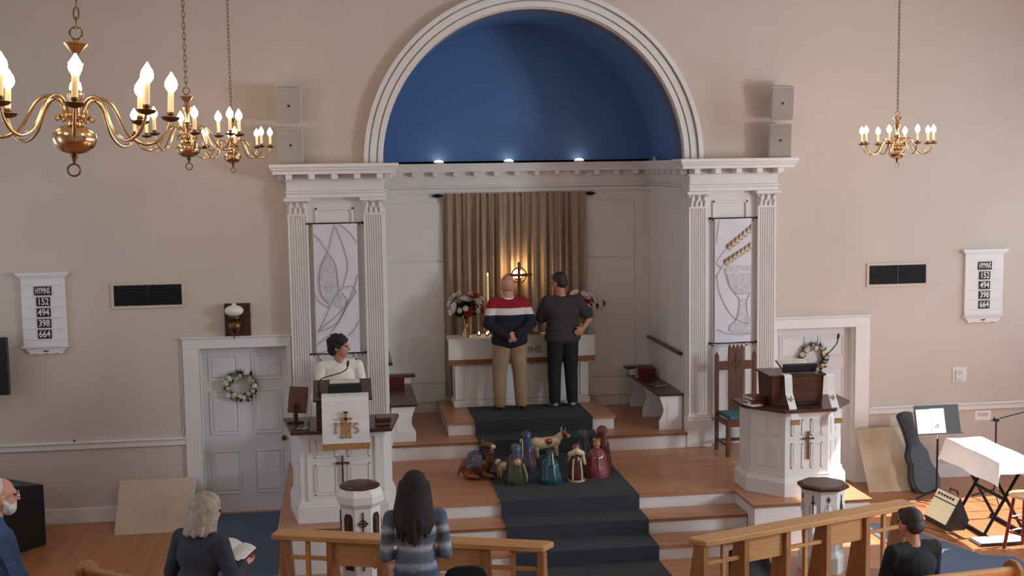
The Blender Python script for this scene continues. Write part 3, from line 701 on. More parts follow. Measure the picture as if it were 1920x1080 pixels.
# ---- black wall grilles
def grille(x0, x1, lb):
    t = thing('wall_grille', lb, 'vent', ((x0 + x1) / 2, 15.0, 2.64), group='black wall vents'); h = (x1 - x0) / 2
    build('backing', G().box(-h, h, -0.012, -0.001, 0, 0.25), 'vent_black', t)
    build('frame', G().box(-h - .03, -h, -0.02, -0.001, -.03, .28).box(h, h + .03, -0.02, -0.001, -.03, .28).box(-h, h, -0.02, -0.001, -.03, 0).box(-h, h, -0.02, -0.001, .25, .28), 'wall_paint', t)
    build('mullion', G().box(-0.008, 0.008, -0.02, -0.01, 0, 0.25), 'black_plastic', t)
    for k in range(8):
        for s in (-1, 1): build('slat', G().box(min(s * .01, s * (h - .005)), max(s * .01, s * (h - .005)), -0.006, 0.006, -0.012, 0.0, Matrix.Translation((0, -0.016, 0.03 + 0.028 * k)) @ Matrix.Rotation(0.6, 4, 'X')), 'vent_black', t)
grille(-2.714, -1.92, 'black slatted vent on the wall left of the chancel'); grille(6.84, 7.63, 'black slatted vent on the wall right of the chancel')
# ---- oil lamp plaque above left door
t = thing('lamp_plaque', 'wooden wall plaque with a brass lamp and white globe above the door', 'wall lamp', (-1.27, 15.0, 2.236))
build('plaque', G().box(-0.155, 0.155, -0.03, -0.001, 0, 0.40), 'dark_wood', t, bev=0.008)
build('globe', G().ell((-0.03, -0.12, 0.32), (0.112, 0.09, 0.07), 20, 12), 'globe_glass', t, smooth=60)
build('font_body', G().lathe([(0.0, 0.02), (0.03, 0.03), (0.07, 0.09), (0.085, 0.14), (0.07, 0.18), (0.04, 0.2), (0.05, 0.225), (0.07, 0.235), (0.07, 0.25), (0, 0.25)], 18, (-0.03, -0.11, 0)), 'old_brass', t, smooth=40)
build('arm', G().tube([(-0.03, -0.02, 0.06), (-0.03, -0.07, 0.03), (-0.03, -0.11, 0.04)], 0.01, 8), 'old_brass', t, smooth=40)
build('chimney', G().lathe([(0.025, 0.36), (0.025, 0.41), (0.02, 0.41), (0.02, 0.36)], 14, (-0.03, -0.12, 0)), 'globe_glass', t, smooth=40)
build('wick_key', G().tube([(-0.04, -0.12, 0.03), (-0.04, -0.125, -0.03)], 0.006, 6), 'black_metal', t)
build('side_bar', G().box(0.08, 0.09, -0.04, -0.03, 0.09, 0.34), 'old_brass', t)
# ---- wreaths
def wreath(x, z, lb, seed):
    t = thing('door_wreath', lb, 'wreath', (x, 15.105, z), group='door wreaths'); rnd = random.Random(seed)
    build('ring', G().tube([(0.155 * math.cos(2 * PI * i / 28), 0, 0.155 * math.sin(2 * PI * i / 28)) for i in range(28)], 0.028, 8, True), 'leaf_green', t, smooth=60)
    def pf(r):
        a = r.uniform(0, 2 * PI); b = r.uniform(0, 2 * PI); c = (0.155 * math.cos(a), -0.01 - .015 * abs(math.sin(b)), 0.155 * math.sin(a))
        return c, (math.cos(a) * math.cos(b) - 0.6 * math.sin(a), -0.6 * abs(math.sin(b)) - .2, math.sin(a) * math.cos(b) + 0.6 * math.cos(a))
    for mt, n_ in (('leaf_green', 90), ('leaf_grey', 120)):
        o = build('leaves', leaf_cloud(pf, n_, 0.065, seed + n_), mt, t); o['kind'] = 'stuff'
    for k in range(15):
        a = 2 * PI * k / 15 + rnd.uniform(-.1, .1); r = 0.155 + rnd.uniform(-.025, .03)
        flower('flower_cream' if k % 3 else 'flower_white', t, (r * math.cos(a), -0.045, r * math.sin(a)), (rnd.uniform(-.4, .4), -1, rnd.uniform(-.4, .4)), rnd.uniform(0.9, 1.3))
    build('hanger', G().tube([(0, 0.028, 0.2), (0, -0.02, 0.17), (0, -0.035, 0.155)], 0.004, 6), 'black_metal', t)
wreath(-1.265, 1.60, 'cream and grey-green flower wreath on the left-hand door', 11); PROT.clear()
wreath(6.13, 1.69, 'cream and grey-green flower wreath on the right-hand door', 12); PROT.clear()
# ---- banners
def banner(x0, x1, z0, z1, lb):
    t = thing('hanging_banner', lb, 'banner', ((x0 + x1) / 2, 14.86, z0), group='embroidered banners'); h = (x1 - x0) / 2; H = z1 - z0
    build('cloth', G().grid(lambda u, v: (-h + 2 * h * u, 0.004 * math.sin(u * 5 + v * 3), H - v * H), 20, 30, 0.003), 'banner_cloth', t, smooth=60)
    for z in (H, 0.0):
        r = build('rod', G().tube([(-h - 0.06, 0.002, z), (h + 0.06, 0.002, z)], 0.008, 8), 'black_metal', t, smooth=40)
        for s in (-1, 1):
            build('finial', G().lathe([(0, 0), (0.016, 0.006), (0.02, 0.018), (0.012, 0.03), (0, 0.036)], 10, M=Matrix.Translation((s * (h + 0.05), 0.002, z)) @ Matrix.Rotation(s * PI / 2, 4, 'Y')), 'black_metal', r, smooth=50)
            build('hook', G().tube([(s * (h + 0.03), 0.002, z), (s * (h + 0.03), 0.01, z - 0.03), (s * (h + 0.03), 0.05, z - 0.03)], 0.006, 6), 'black_metal', r)
    return t, h, H
def stitch(t, h, H, curves, conv, m='grey_thread', r=0.0035):
    for c in curves:
        pts = []
        for p in catmull([(a, b, 0) for a, b in c], 5):
            u, v = conv(p[0], p[1]); u = min(max(u, 0.01), 0.99); v = min(max(v, 0.01), 0.99)
            pts.append((-h + 2 * h * u, -0.008, H - v * H))
        build('embroidered_line', G().tube(pts, r, 5), m, t)
t, h, H = banner(-0.33, 0.2, 1.995, 3.59, 'white banner with a stitched flying dove on the left bay')
def cv(x, y):
    v = (y - 200) / 805; xl = 297 + 38 * v; return (x - xl) / (253 - 8 * v), v
stitch(t, h, H, [[(300, 260), (345, 310), (385, 375), (430, 450), (445, 540), (455, 615)], [(420, 205), (410, 270), (385, 375), (350, 460), (340, 560), (355, 640), (400, 700)],
    [(425, 215), (455, 290), (490, 400), (500, 480), (475, 595)], [(450, 205), (505, 255), (550, 320)], [(555, 635), (535, 595), (500, 590), (455, 620), (415, 690), (380, 780), (345, 860)],
    [(345, 860), (420, 790), (470, 740), (500, 680), (470, 630)], [(335, 870), (440, 820), (500, 700), (540, 600), (560, 520)], [(335, 950), (400, 890), (455, 810), (520, 680), (550, 630)],
    [(320, 630), (345, 680), (400, 720)], [(340, 1000), (400, 985), (460, 950)], [(510, 900), (550, 850), (575, 800)]], cv)
def patch(t, h, H, pts, conv, m, y=-0.0065):
    poly = [(-h + 2 * h * min(max(conv(*p)[0], .01), .99), H - H * conv(*p)[1]) for p in pts]
    build('applique', G().prism(poly, y, 0.004, 'y'), m, t)
patch(t, h, H, [(385, 385), (350, 460), (342, 560), (357, 640), (400, 690), (450, 620), (440, 540), (425, 450)], cv, 'silver_cloth')
patch(t, h, H, [(455, 630), (495, 680), (465, 740), (420, 700)], cv, 'silver_cloth')
t, h, H = banner(4.71, 5.19, 1.955, 3.555, 'white banner with a chalice and gold wheat ears on the right bay')
def cv(x, y): return (x - 210) / 283, (y - 42) / 970
stitch(t, h, H, [[(245, 50), (230, 150), (222, 230)], [(290, 285), (235, 360), (225, 395), (265, 425)], [(275, 400), (235, 470), (215, 500)], [(225, 480), (240, 590), (290, 720), (370, 825), (490, 868)],
    [(225, 900), (300, 935), (400, 950), (490, 948)], [(285, 435), (300, 490), (320, 560), (360, 625), (395, 665), (398, 730), (375, 830), (322, 880), (330, 920), (380, 935), (488, 935)],
    [(360, 625), (430, 630), (488, 622)], [(488, 628), (460, 690), (465, 780), (488, 850)]], cv)
patch(t, h, H, [(287, 430), (310, 408), (490, 408), (490, 455), (310, 455)], cv, 'silver_cloth')
patch(t, h, H, [(305, 470), (490, 470), (490, 610), (430, 622), (365, 620), (325, 560)], cv, 'silver_cloth', -0.006)
patch(t, h, H, [(400, 670), (458, 670), (462, 780), (480, 850), (488, 928), (380, 928), (330, 915), (325, 885), (380, 830), (400, 740)], cv, 'silver_cloth', -0.006)
for (ax, ay), (bx, by) in (((302, 280), (478, 135)), ((280, 395), (465, 275))):
    for k in range(7):
        f_ = k / 6; px = ax + (bx - ax) * f_; py = ay + (by - ay) * f_; dx, dy = (bx - ax), (by - ay); L = math.hypot(dx, dy); dx /= L; dy /= L
        for s, mm in ((1, 'wheat_gold'), (-1, 'wheat_brown')):
            nx, ny = -dy * s, dx * s; tip = (px + dx * 42 + nx * 26, py + dy * 42 + ny * 26); mid = (px + dx * 14 + nx * 24, py + dy * 14 + ny * 24)
            mid2 = (px + dx * 26 + nx * 6, py + dy * 26 + ny * 6)
            patch(t, h, H, [(px, py), mid, tip, mid2], cv, mm, -0.009)
# ---- benches in the niche
def bench(xw, s, lb, y0, y1):
    t = thing('chancel_bench', lb, 'bench', (xw, y0, ZN), group='benches against the niche walls'); L = y1 - y0
    xs = lambda a, b: (min(s * a, s * b), max(s * a, s * b))
    a, b = xs(0.015, 0.36)
    build('seat', G().box(a, b, -0.03, L, 0.445, 0.475), 'dark_wood', t, bev=0.006)['label'] = 'dark wooden seat plank'
    prof = [(0.03, 0), (0.33, 0), (0.33, 0.12), (0.29, 0.19), (0.27, 0.26), (0.30, 0.36), (0.33, 0.445), (0.03, 0.445)]
    for y in (0.0, L * 0.52, L - 0.06): build('support', G().prism([(s * p, q) for p, q in prof], y, y + 0.035, 'y'), 'white_paint', t)
    p = [(s * q, z) for q, z in ((0.09, 0.12), (0.24, 0.12), (0.22, 0.36), (0.09, 0.36))]
    build('end_panel', G().prism(p, -0.008, 0.002, 'y'), 'white_paint', t)
    a, b = xs(0.015, 0.30)
    build('apron', G().box(a + (0 if s > 0 else 0.25), b - (0.25 if s > 0 else 0), 0.04, L - 0.06, 0.36, 0.445), 'white_paint', t)
    a, b = xs(0.015, 0.42)
    build('end_shelf', G().box(a, b, L - 0.18, L, 0.56, 0.59), 'dark_wood', t, bev=0.005)
    a, b = xs(0.015, 0.36)
    build('end_box', G().box(a, b, L - 0.16, L, 0.475, 0.56), 'white_paint', t)
bench(NX0, 1, 'white bench with dark seat against the left niche wall', 14.97, 16.62); bench(NX1, -1, 'white bench with dark seat against the right niche wall', 14.97, 16.62)
def book(name, lb, loc, rz, w_, d_, h_, m, group=None, rot=None):
    t = thing(name, lb, 'book', loc, rz, group, rot=rot)
    build('cover', G().box(-w_ / 2, w_ / 2, -d_ / 2, d_ / 2, 0, 0.004).box(-w_ / 2, w_ / 2, -d_ / 2, d_ / 2, h_ - 0.004, h_).box(-w_ / 2, -w_ / 2 + 0.005, -d_ / 2, d_ / 2, 0, h_), m, t)
    build('pages', G().box(-w_ / 2 + 0.005, w_ / 2 - 0.004, -d_ / 2 + 0.004, d_ / 2 - 0.004, 0.004, h_ - 0.004), 'cream_paper', t)
    return t
sz = ZN + 0.476
for k in range(4): book('hymnal', ('lowest', 'second lowest', 'second highest', 'topmost')[k] + ' red hymnal stacked on the left niche bench', (NX0 + 0.14, 16.26, sz + 0.036 * k), PI / 2 + .05 * math.sin(k * 5), 0.17, 0.24, 0.034, 'red_book', 'hymnals on the left bench')
for k in range(4): book('hymnal', ('lowest', 'second lowest', 'second highest', 'topmost')[k] + ' red hymnal stacked on the right niche bench', (NX1 - 0.2, 16.20, sz + 0.036 * k), PI / 2 + .05 * math.sin(k * 5 + 1), 0.18, 0.25, 0.034, 'red_book', 'hymnals on the right bench')
t = book('open_book', 'brown book lying midway along the right niche bench', (NX1 - 0.2, 15.55, sz), 0.4, 0.2, 0.15, 0.025, 'brown_book')

# ---- pulpits
def cross2(parent, x, y, z0, z1, za, w_, th, m='old_brass'):
    c = build('cross', G().box(x - th / 2, x + th / 2, y - 0.012, y, z0, z1).box(x - w_ / 2, x + w_ / 2, y - 0.013, y, za - th / 2, za + th / 2), m, parent); c['label'] = 'bronze latin cross'
    return c
def panel_set(parent, quads, y, m='white_paint'):
    for x0, x1, z0, z1 in quads:
        build('panel', G().box(x0 + .022, x1 - .022, y - 0.007, y + 0.004, z0 + .022, z1 - .022), m, parent, bev=0.005)
        g = G()
        for q in ((x0, x0 + .012, z0, z1), (x1 - .012, x1, z0, z1), (x0, x1, z0, z0 + .012), (x0, x1, z1 - .012, z1)): g.box(q[0], q[1], y - 0.011, y + 0.002, q[2], q[3])
        build('panel_moulding', g, m, parent)
def gooseneck(name, lb, pts, base):
    t = thing(name, lb, 'microphone', base)
    build('socket', G().lathe([(0.022, 0), (0.022, 0.012), (0.01, 0.02), (0.01, 0.05)], 12), 'black_plastic', t, smooth=40)
    P = catmull([(0, 0, 0.04)] + pts, 6)
    build('neck', G().tube(P, 0.006, 8), 'black_metal', t, smooth=50)
    d = (P[-1] - P[-2]).normalized()
    build('capsule', G().tube([P[-1] - d * .01, P[-1] + d * .015, P[-1] + d * .045, P[-1] + d * .052], [0.01, 0.014, 0.014, 0.006], 10), 'black_plastic', t, smooth=50)
LX = -0.045
t = thing('pulpit', 'white panelled pulpit with wooden ledge where the robed woman speaks', 'pulpit', (LX, 12.33, ZC))
plan = lambda e: [(-0.425 - e, 0 - e), (0.425 + e, 0 - e), (0.53 + e, 0.62), (0.53 + e, 0.66), (-0.53 - e, 0.66), (-0.53 - e, 0.62)]
build('body', G().prism(plan(0), 0, 0.93), 'white_paint', t)
build('plinth', G().prism(plan(0.035), 0, 0.17), 'white_paint', t); build('plinth_moulding', G().prism(plan(0.022), 0.17, 0.2).prism(plan(0.012), 0.2, 0.22), 'white_paint', t)
build('top_moulding', G().prism(plan(0.02), 0.885, 0.93), 'white_paint', t)
panel_set(t, [(-0.28, -0.06, 0.28, 0.60), (0.06, 0.28, 0.28, 0.60), (-0.28, -0.06, 0.67, 0.86), (0.06, 0.28, 0.67, 0.86)], 0.0)
for s in (-1, 1): build('corner_strip', G().box(s * .345 - .012, s * .345 + .012, -0.014, 0, 0.22, 0.885), 'white_paint', t)
cross2(t, 0.0, -0.011, 0.37, 0.69, 0.61, 0.135, 0.018)
build('ledge', G().prism(plan(0.085), 0.93, 0.968), 'dark_wood', t, bev=0.008)['label'] = 'dark wooden ledge'
build('desk', G().add([(-.25, -.04, .968), (.29, -.04, .968), (.29, .40, .968), (-.25, .40, .968), (-.25, -.04, 1.27), (.29, -.04, 1.27), (.29, .40, 1.38), (-.25, .40, 1.38)], [(0, 3, 2, 1), (4, 5, 6, 7), (0, 1, 5, 4), (1, 2, 6, 5), (2, 3, 7, 6), (3, 0, 4, 7)]), 'dark_wood', t, bev=0.006)
build('desk_top', G().add([(-.28, -.075, 1.262), (.32, -.075, 1.262), (.32, .42, 1.385), (-.28, .42, 1.385), (-.28, -.075, 1.282), (.32, -.075, 1.282), (.32, .42, 1.405), (-.28, .42, 1.405)], [(0, 3, 2, 1), (4, 5, 6, 7), (0, 1, 5, 4), (1, 2, 6, 5), (2, 3, 7, 6), (3, 0, 4, 7)]), 'dark_wood', t)
t = thing('pulpit_drape', 'white pulpit drape with gold IHS cross and gold fringe', 'drape', (LX + 0.045, 12.215, ZC + 0.0))
def dr(u, v):
    s = v * 0.635; x = -0.237 + 0.474 * u
    if s < 0.12: return (x, 0.145 - s, 1.327 - s * 0.26)
    d = s - 0.12
    return (x, 0.012 - 0.05 * min(1, d / 0.3) - 0.004 * math.sin(u * 9) * d, 1.294 - d)
build('cloth', G().grid(dr, 16, 34, 0.004, (0, -1, 0.4)), 'white_cloth', t, smooth=60)
g = G()
for k in range(44):
    x = -0.235 + 0.47 * k / 43; g.box(x - 0.0052, x + 0.0052, -0.052, -0.044, 0.735 - .004 * math.sin(k * 5) + .045, 0.80 + .045)
o = build('fringe', g, 'gold_fringe', t); o['kind'] = 'stuff'
e = build('emblem', G().box(-0.014, 0.014, -0.052, -0.034, 0.90, 1.17).box(-0.06, 0.06, -0.052, -0.034, 1.085, 1.108).box(-0.026, 0.026, -0.052, -0.034, 1.155, 1.172), 'gold_fringe', t); e['label'] = 'gold cross emblem'
def letter(sx, sz0, sz1, kind):
    g = G(); y0, y1 = -0.053, -0.03; w_ = 0.012
    if kind == 'I': g.box(sx - w_ / 2, sx + w_ / 2, y0, y1, sz0, sz1).box(sx - .015, sx + .015, y0, y1, sz0, sz0 + .007).box(sx - .015, sx + .015, y0, y1, sz1 - .007, sz1)
    if kind == 'H':
        for q in (-.042, .042): g.box(sx + q - .0075, sx + q + .0075, y0, y1, sz0, sz1).box(sx + q - .017, sx + q + .017, y0, y1, sz0, sz0 + .007).box(sx + q - .017, sx + q + .017, y0, y1, sz1 - .007, sz1)
        g.box(sx - .042, sx + .042, y0, y1, (sz0 + sz1) / 2 - .005, (sz0 + sz1) / 2 + .007)
    if kind == 'S':
        c = (sz0 + sz1) / 2; q = (sz1 - sz0) / 4
        P = [(sx + .018 * math.cos(a), y0 + .004, c + q + q * math.sin(a)) for a in [0.4 + i * 0.35 for i in range(12)]] + [(sx + .018 * math.cos(a), y0 + .004, c - q + q * math.sin(a)) for a in [PI / 2 - 0.1 - i * 0.35 for i in range(12)]]
        g.tube(P, 0.0065, 6)
    build('letter', g, 'gold_fringe', e)['label'] = 'gold letter ' + kind
letter(-0.1, 0.95, 1.055, 'I'); letter(0.0, 0.90, 1.055, 'H'); letter(0.105, 0.95, 1.05, 'S')
# open bible on pulpit
def open_bible(lb, loc, rx, w_=0.34, d_=0.24):
    t = thing('open_bible', lb, 'book', loc, rot=(rx, 0, 0)); h = w_ / 2
    build('cover', G().box(-h, h, -d_ / 2, d_ / 2, 0, 0.008), 'black_plastic', t)
    build('page_block', G().grid(lambda u, v: (-h + .01 + (w_ - .02) * u, -d_ / 2 + .008 + (d_ - .016) * v, 0.012 + 0.010 * abs(math.sin((u - .5) * 2 * PI * .98)) ** .7), 24, 2, -0.004, (0, 0, 1)), 'cream_paper', t, smooth=60)
    build('book_rest', G().box(-h - .005, h + .005, -d_ / 2 - .05, -d_ / 2 - .01, -0.005, 0.085), 'black_plastic', t)
    return t
open_bible('open book on a black rest on top of the left-hand pulpit', (LX + 0.045, 12.52, ZC + 1.378), 0.26, 0.33)
gooseneck('gooseneck_microphone', 'black gooseneck microphone bending in front of the robed woman', [(-0.005, -.01, 0.10), (0.03, -.02, 0.155), (0.12, -.03, 0.185), (0.23, -.03, 0.215), (0.285, -.03, 0.25), (0.295, -.03, 0.285)], (LX - 0.215, 12.40, ZC + 1.325))
t = thing('book_stand', 'tilted brown board propped at the left end of the pulpit ledge', 'stand', (LX - 0.47, 12.72, ZC + 0.969))
build('board', G().box(-0.10, 0.10, -0.012, 0.012, 0.10, 0.38, Matrix.Rotation(-0.35, 4, 'X') @ Matrix.Rotation(0.1, 4, 'Y')), 'brown_book', t, bev=0.004)
build('foot', G().box(-0.09, 0.09, -0.05, 0.16, 0, 0.02).box(-0.02, 0.02, 0.0, 0.03, 0.02, 0.2), 'dark_wood', t)
t = thing('water_glass', 'clear drinking glass on the left of the pulpit ledge', 'glass', (LX - 0.35, 12.42, ZC + 0.969))
build('glass', G().lathe([(0.0, 0), (0.028, 0), (0.034, 0.12), (0.031, 0.12), (0.026, 0.008), (0, 0.008)], 20), 'glass', t, smooth=40); build('water', G().lathe([(0, 0.009), (0.0255, 0.009), (0.029, 0.07), (0, 0.07)], 20), 'glass', t, smooth=40)
t = thing('folded_spectacles', 'thin wire spectacles lying on the pulpit ledge', 'spectacles', (LX - 0.40, 12.34, ZC + 0.972))
for s in (-1, 1): build('rim', G().tube([(s * .03 + .024 * math.cos(a), .02 * math.sin(a), 0.012) for a in [2 * PI * i / 16 for i in range(16)]], 0.002, 5, True), 'chrome', t)
build('temple', G().tube([(-.055, 0, .012), (.0, .03, .004), (.06, .035, .004)], 0.002, 5).tube([(-.006, 0, .012), (.006, 0, .012)], 0.002, 5), 'chrome', t)
for k in range(2): book('ledge_book', ('brown book', 'tan book')[k] + (' underneath', ' on top')[k] + ' in the pile on the right of the pulpit ledge', (LX + 0.425, 12.47, ZC + 0.969 + .04 * k), PI / 2 + .1 * k, 0.2, 0.15, 0.038, ('brown_book', 'dark_wood')[k], 'books on the left pulpit')
# right pulpit
RPX = 4.955
t = thing('pulpit', 'white octagonal pulpit with a dark wooden top, on the right', 'pulpit', (RPX, 12.36, ZC))
plan = lambda e, f_=0.0: [(-0.245 - .4 * e, -e - f_), (0.245 + .4 * e, -e - f_), (0.52 + e, 0.31), (0.52 + e, 0.70), (-0.52 - e, 0.70), (-0.52 - e, 0.31)]
build('body', G().prism(plan(0), 0, 0.93), 'white_paint', t)
build('plinth', G().prism(plan(0.06), 0, 0.15), 'white_paint', t); build('plinth_moulding', G().frust(plan(0.06), plan(0.025), 0.15, 0.20).prism(plan(0.02), 0.20, 0.235), 'white_paint', t)
build('top_moulding', G().frust(plan(0.0), plan(0.04), 0.87, 0.93), 'white_paint', t)
panel_set(t, [(-0.175, -0.045, 0.30, 0.58), (0.045, 0.175, 0.30, 0.58), (-0.175, -0.045, 0.66, 0.84), (0.045, 0.175, 0.66, 0.84)], 0.0)
for s in (-1, 1):
    M = Matrix.Translation((s * 0.3825, 0.155, 0)) @ Matrix.Rotation(s * math.atan2(0.31, 0.275), 4, 'Z')
    for x0, x1 in ((-0.14, -0.02), (0.02, 0.14)):
        for z0, z1 in ((0.30, 0.58), (0.66, 0.84)): build('panel', G().box(x0, x1, -0.01, 0.004, z0, z1, M), 'white_paint', t, bev=0.004)
cross2(t, 0.012, -0.011, 0.40, 0.71, 0.63, 0.13, 0.018)
build('ledge', G().prism(plan(0.105), 0.93, 0.965), 'dark_wood', t, bev=0.008)['label'] = 'dark wooden ledge'
t = thing('reading_desk', 'dark wooden box lectern standing on the right pulpit', 'lectern', (RPX - 0.06, 12.50, ZC + 0.966))
build('box', G().frust([(-.29, 0), (.29, 0), (.29, .40), (-.29, .40)], [(-.30, -.02), (.30, -.02), (.30, .42), (-.30, .42)], 0, 0.33), 'dark_wood', t, bev=0.006)
build('front_board', G().box(-0.24, 0.24, -0.014, 0.004, 0.04, 0.28), 'dark_wood', t, bev=0.005)
build('top', G().box(-0.33, 0.33, -0.05, 0.45, 0.33, 0.35), 'dark_wood', t, bev=0.005)
open_bible('black open book on the top of the right-hand pulpit', (RPX - 0.01, 12.72, ZC + 1.375), 0.3, 0.36)
def stole(x, lb, lean):
    t = thing('stole_strip', lb, 'cloth strip', (x, 12.425, ZC + 1.319), group='white strips on the right pulpit')
    def fn(u, v):
        s = v * 0.56; xx = -0.042 + 0.084 * u
        if s < 0.1: return (xx, 0.1 - s, 0.0)
        d = s - 0.1; return (xx + lean * d, -0.008 - 0.16 * max(0, min(1, (d - .2) / .25)), -d)
    build('cloth', G().grid(fn, 4, 24, 0.004, (0, -1, .5)), 'white_cloth', t, smooth=60)
    p = fn(.5, .66); build('cross', G().box(p[0] - .006, p[0] + .006, p[1] - .014, p[1] - .003, p[2] - .05, p[2] + .05).box(p[0] - .025, p[0] + .025, p[1] - .0145, p[1] - .003, p[2] + .008, p[2] + .02), 'gold_fringe', t)
    p = fn(.5, 1.0)
    g = G()
    for k in range(9): g.box(p[0] - .04 + k * .01 - .0045, p[0] - .04 + k * .01 + .0045, p[1] - .008, p[1], p[2] - .055, p[2] + .002)
    o = build('fringe', g, 'gold_fringe', t); o['kind'] = 'stuff'
stole(4.76, 'white strip with gold cross over the left of the right pulpit', 0.06); stole(5.235, 'white strip with gold cross over the right end of the right pulpit', 0.07)
gooseneck('gooseneck_microphone', 'black gooseneck microphone curving up from the right pulpit', [(0.0, -.01, 0.10), (0.03, -.02, 0.17), (0.11, -.03, 0.25), (0.17, -.03, 0.32), (0.185, -.03, 0.38)], (RPX + 0.205, 12.50, ZC + 1.318))
for k in range(2): book('hymnal', ('lower', 'upper')[k] + ' red hymnal on the left corner of the right pulpit', (RPX - 0.46, 12.72, ZC + 0.966 + .045 * k), PI / 2 + .15 * k, 0.2, 0.16, 0.043, 'red_book', 'hymnals on the right pulpit')
t = thing('loose_paper', 'loose white sheet at the left tip of the right pulpit ledge', 'paper', (RPX - 0.52, 12.62, ZC + 0.967), 0.3)
build('sheet', G().grid(lambda u, v: (-.07 + .14 * u, -.1 + .2 * v, 0.002 + .006 * u * u), 4, 4, 0.001, (0, 0, 1)), 'paper', t); build('print_lines', G().box(-.05, .05, -.07, -.066, .0045, .006).box(-.05, .05, -.04, -.036, .0045, .006), 'grey_thread', t)
# ---- clergy chairs
def clergy_chair(loc, rz, lb):
    t = thing('clergy_chair', lb, 'chair', loc, rz, 'carved clergy chairs'); W = 0.25
    for s in (-1, 1):
        build('leg', G().prism([(s * W - .022, 0), (s * W + .022, 0), (s * W + .024, 1.2), (s * W, 1.25), (s * W - .024, 1.2)], 0.40, 0.445, 'y'), 'chair_wood', t, bev=0.005)
        build('leg', G().box(s * W - .024, s * W + .024, 0.0, 0.05, 0, 0.46), 'chair_wood', t, bev=0.005)
        build('side_rail', G().box(s * W - .015, s * W + .015, 0.05, 0.40, 0.12, 0.15).box(s * W - .015, s * W + .015, 0.05, 0.40, 0.38, 0.45), 'chair_wood', t, bev=0.004)
    build('front_rail', G().box(-W, W, 0.005, 0.045, 0.37, 0.455), 'chair_wood', t, bev=0.004)
    for za, zb in ((1.02, 1.13), (0.44, 0.50), (0.1, 0.14)): build('back_rail', G().box(-W, W, 0.41, 0.435, za, zb), 'chair_wood', t, bev=0.004)
    sp = build('back_splat', G().prism([(-.095, .48), (.095, .48), (.10, 1.29), (-.10, 1.29)], 0.405, 0.43, 'y'), 'chair_wood', t)
    g = G()
    for k in range(4): g.prism([(-.1 + .053 * k, 1.29), (-.1 + .053 * k + .04, 1.29), (-.1 + .053 * k + .03, 1.325), (-.1 + .053 * k + .02, 1.34), (-.1 + .053 * k + .01, 1.325)], 0.405, 0.43, 'y')
    build('carved_crest', g, 'chair_wood', sp)
    build('carved_cross', G().box(-.004, .004, .398, .406, 0.98, 1.22).box(-.075, .075, .398, .406, 1.10, 1.108).tube([(.05 * math.cos(a), .402, 1.104 + .05 * math.sin(a)) for a in [2 * PI * i / 24 for i in range(24)]], .004, 5, True), 'dark_wood', sp)
    build('seat_cushion', G().box(-W + .01, W - .01, 0.0, 0.40, 0.455, 0.51), 'teal_cushion', t, bev=0.018, seg=2)['label'] = 'teal upholstered seat'
clergy_chair((4.93, 14.20, ZC), 0.05, 'carved wooden clergy chair with teal seat below the chalice banner')
clergy_chair((-0.05, 14.20, ZC), -0.05, 'carved wooden clergy chair half seen behind the robed woman')

# ================================================================== RAILS, PEDESTALS, INSTRUMENTS
def altar_rail(x0, y0, x1, y1, lb, inner):
    L = math.hypot(x1 - x0, y1 - y0); t = thing('altar_rail', lb, 'rail', (x0, y0, PZ), math.atan2(y1 - y0, x1 - x0), 'oak altar rails')
    if inner == 'left': top = [(-0.04, 0.10), (0.03, -0.06), (0.12, -0.075), (L + 0.05, -0.075), (L + 0.05, 0.13), (0.02, 0.13)]
    else: top = [(-0.05, -0.075), (L - 0.12, -0.075), (L - 0.03, -0.06), (L + 0.04, 0.10), (L - 0.02, 0.13), (-0.05, 0.13)]
    build('top_plank', G().prism(top, 0.695, 0.748), 'oak', t, bev=0.008)
    xs = [0.05, 0.50, 0.98, 1.46, 1.95, L - 0.06]
    for x in xs: build('post', G().prism([(-0.045, 0), (0.24, 0), (0.105, 0.695), (-0.045, 0.695)], x - 0.03, x + 0.03, 'x'), 'post_wood', t, bev=0.005)
    for i in range(5):
        a, b = xs[i] + 0.03, xs[i + 1] - 0.03; m_ = (a + b) / 2
        if i % 2 == 0:
            build('cross_upright', G().box(m_ - 0.02, m_ + 0.02, -0.01, 0.03, 0.02, 0.67), 'oak', t, bev=0.004)
            build('cross_bar', G().box(a, b, -0.008, 0.028, 0.50, 0.535), 'oak', t, bev=0.004)
        else:
            build('panel_board', G().prism([(a, 0.46), (b, 0.46), (b, 0.695), (a, 0.695)], -0.005, 0.022, 'y'), 'oak', t, bev=0.003)
altar_rail(3.08, 10.17, 5.44, 10.97, 'oak altar rail with cross openings right of the runner', 'left')
altar_rail(-0.64, 11.12, 1.74, 10.29, 'oak altar rail with cross openings left of the runner', 'right')
def ngon(n, r, rot=0.0, c=(0, 0)): return [(c[0] + r * math.cos(rot + 2 * PI * i / n), c[1] + r * math.sin(rot + 2 * PI * i / n)) for i in range(n)]
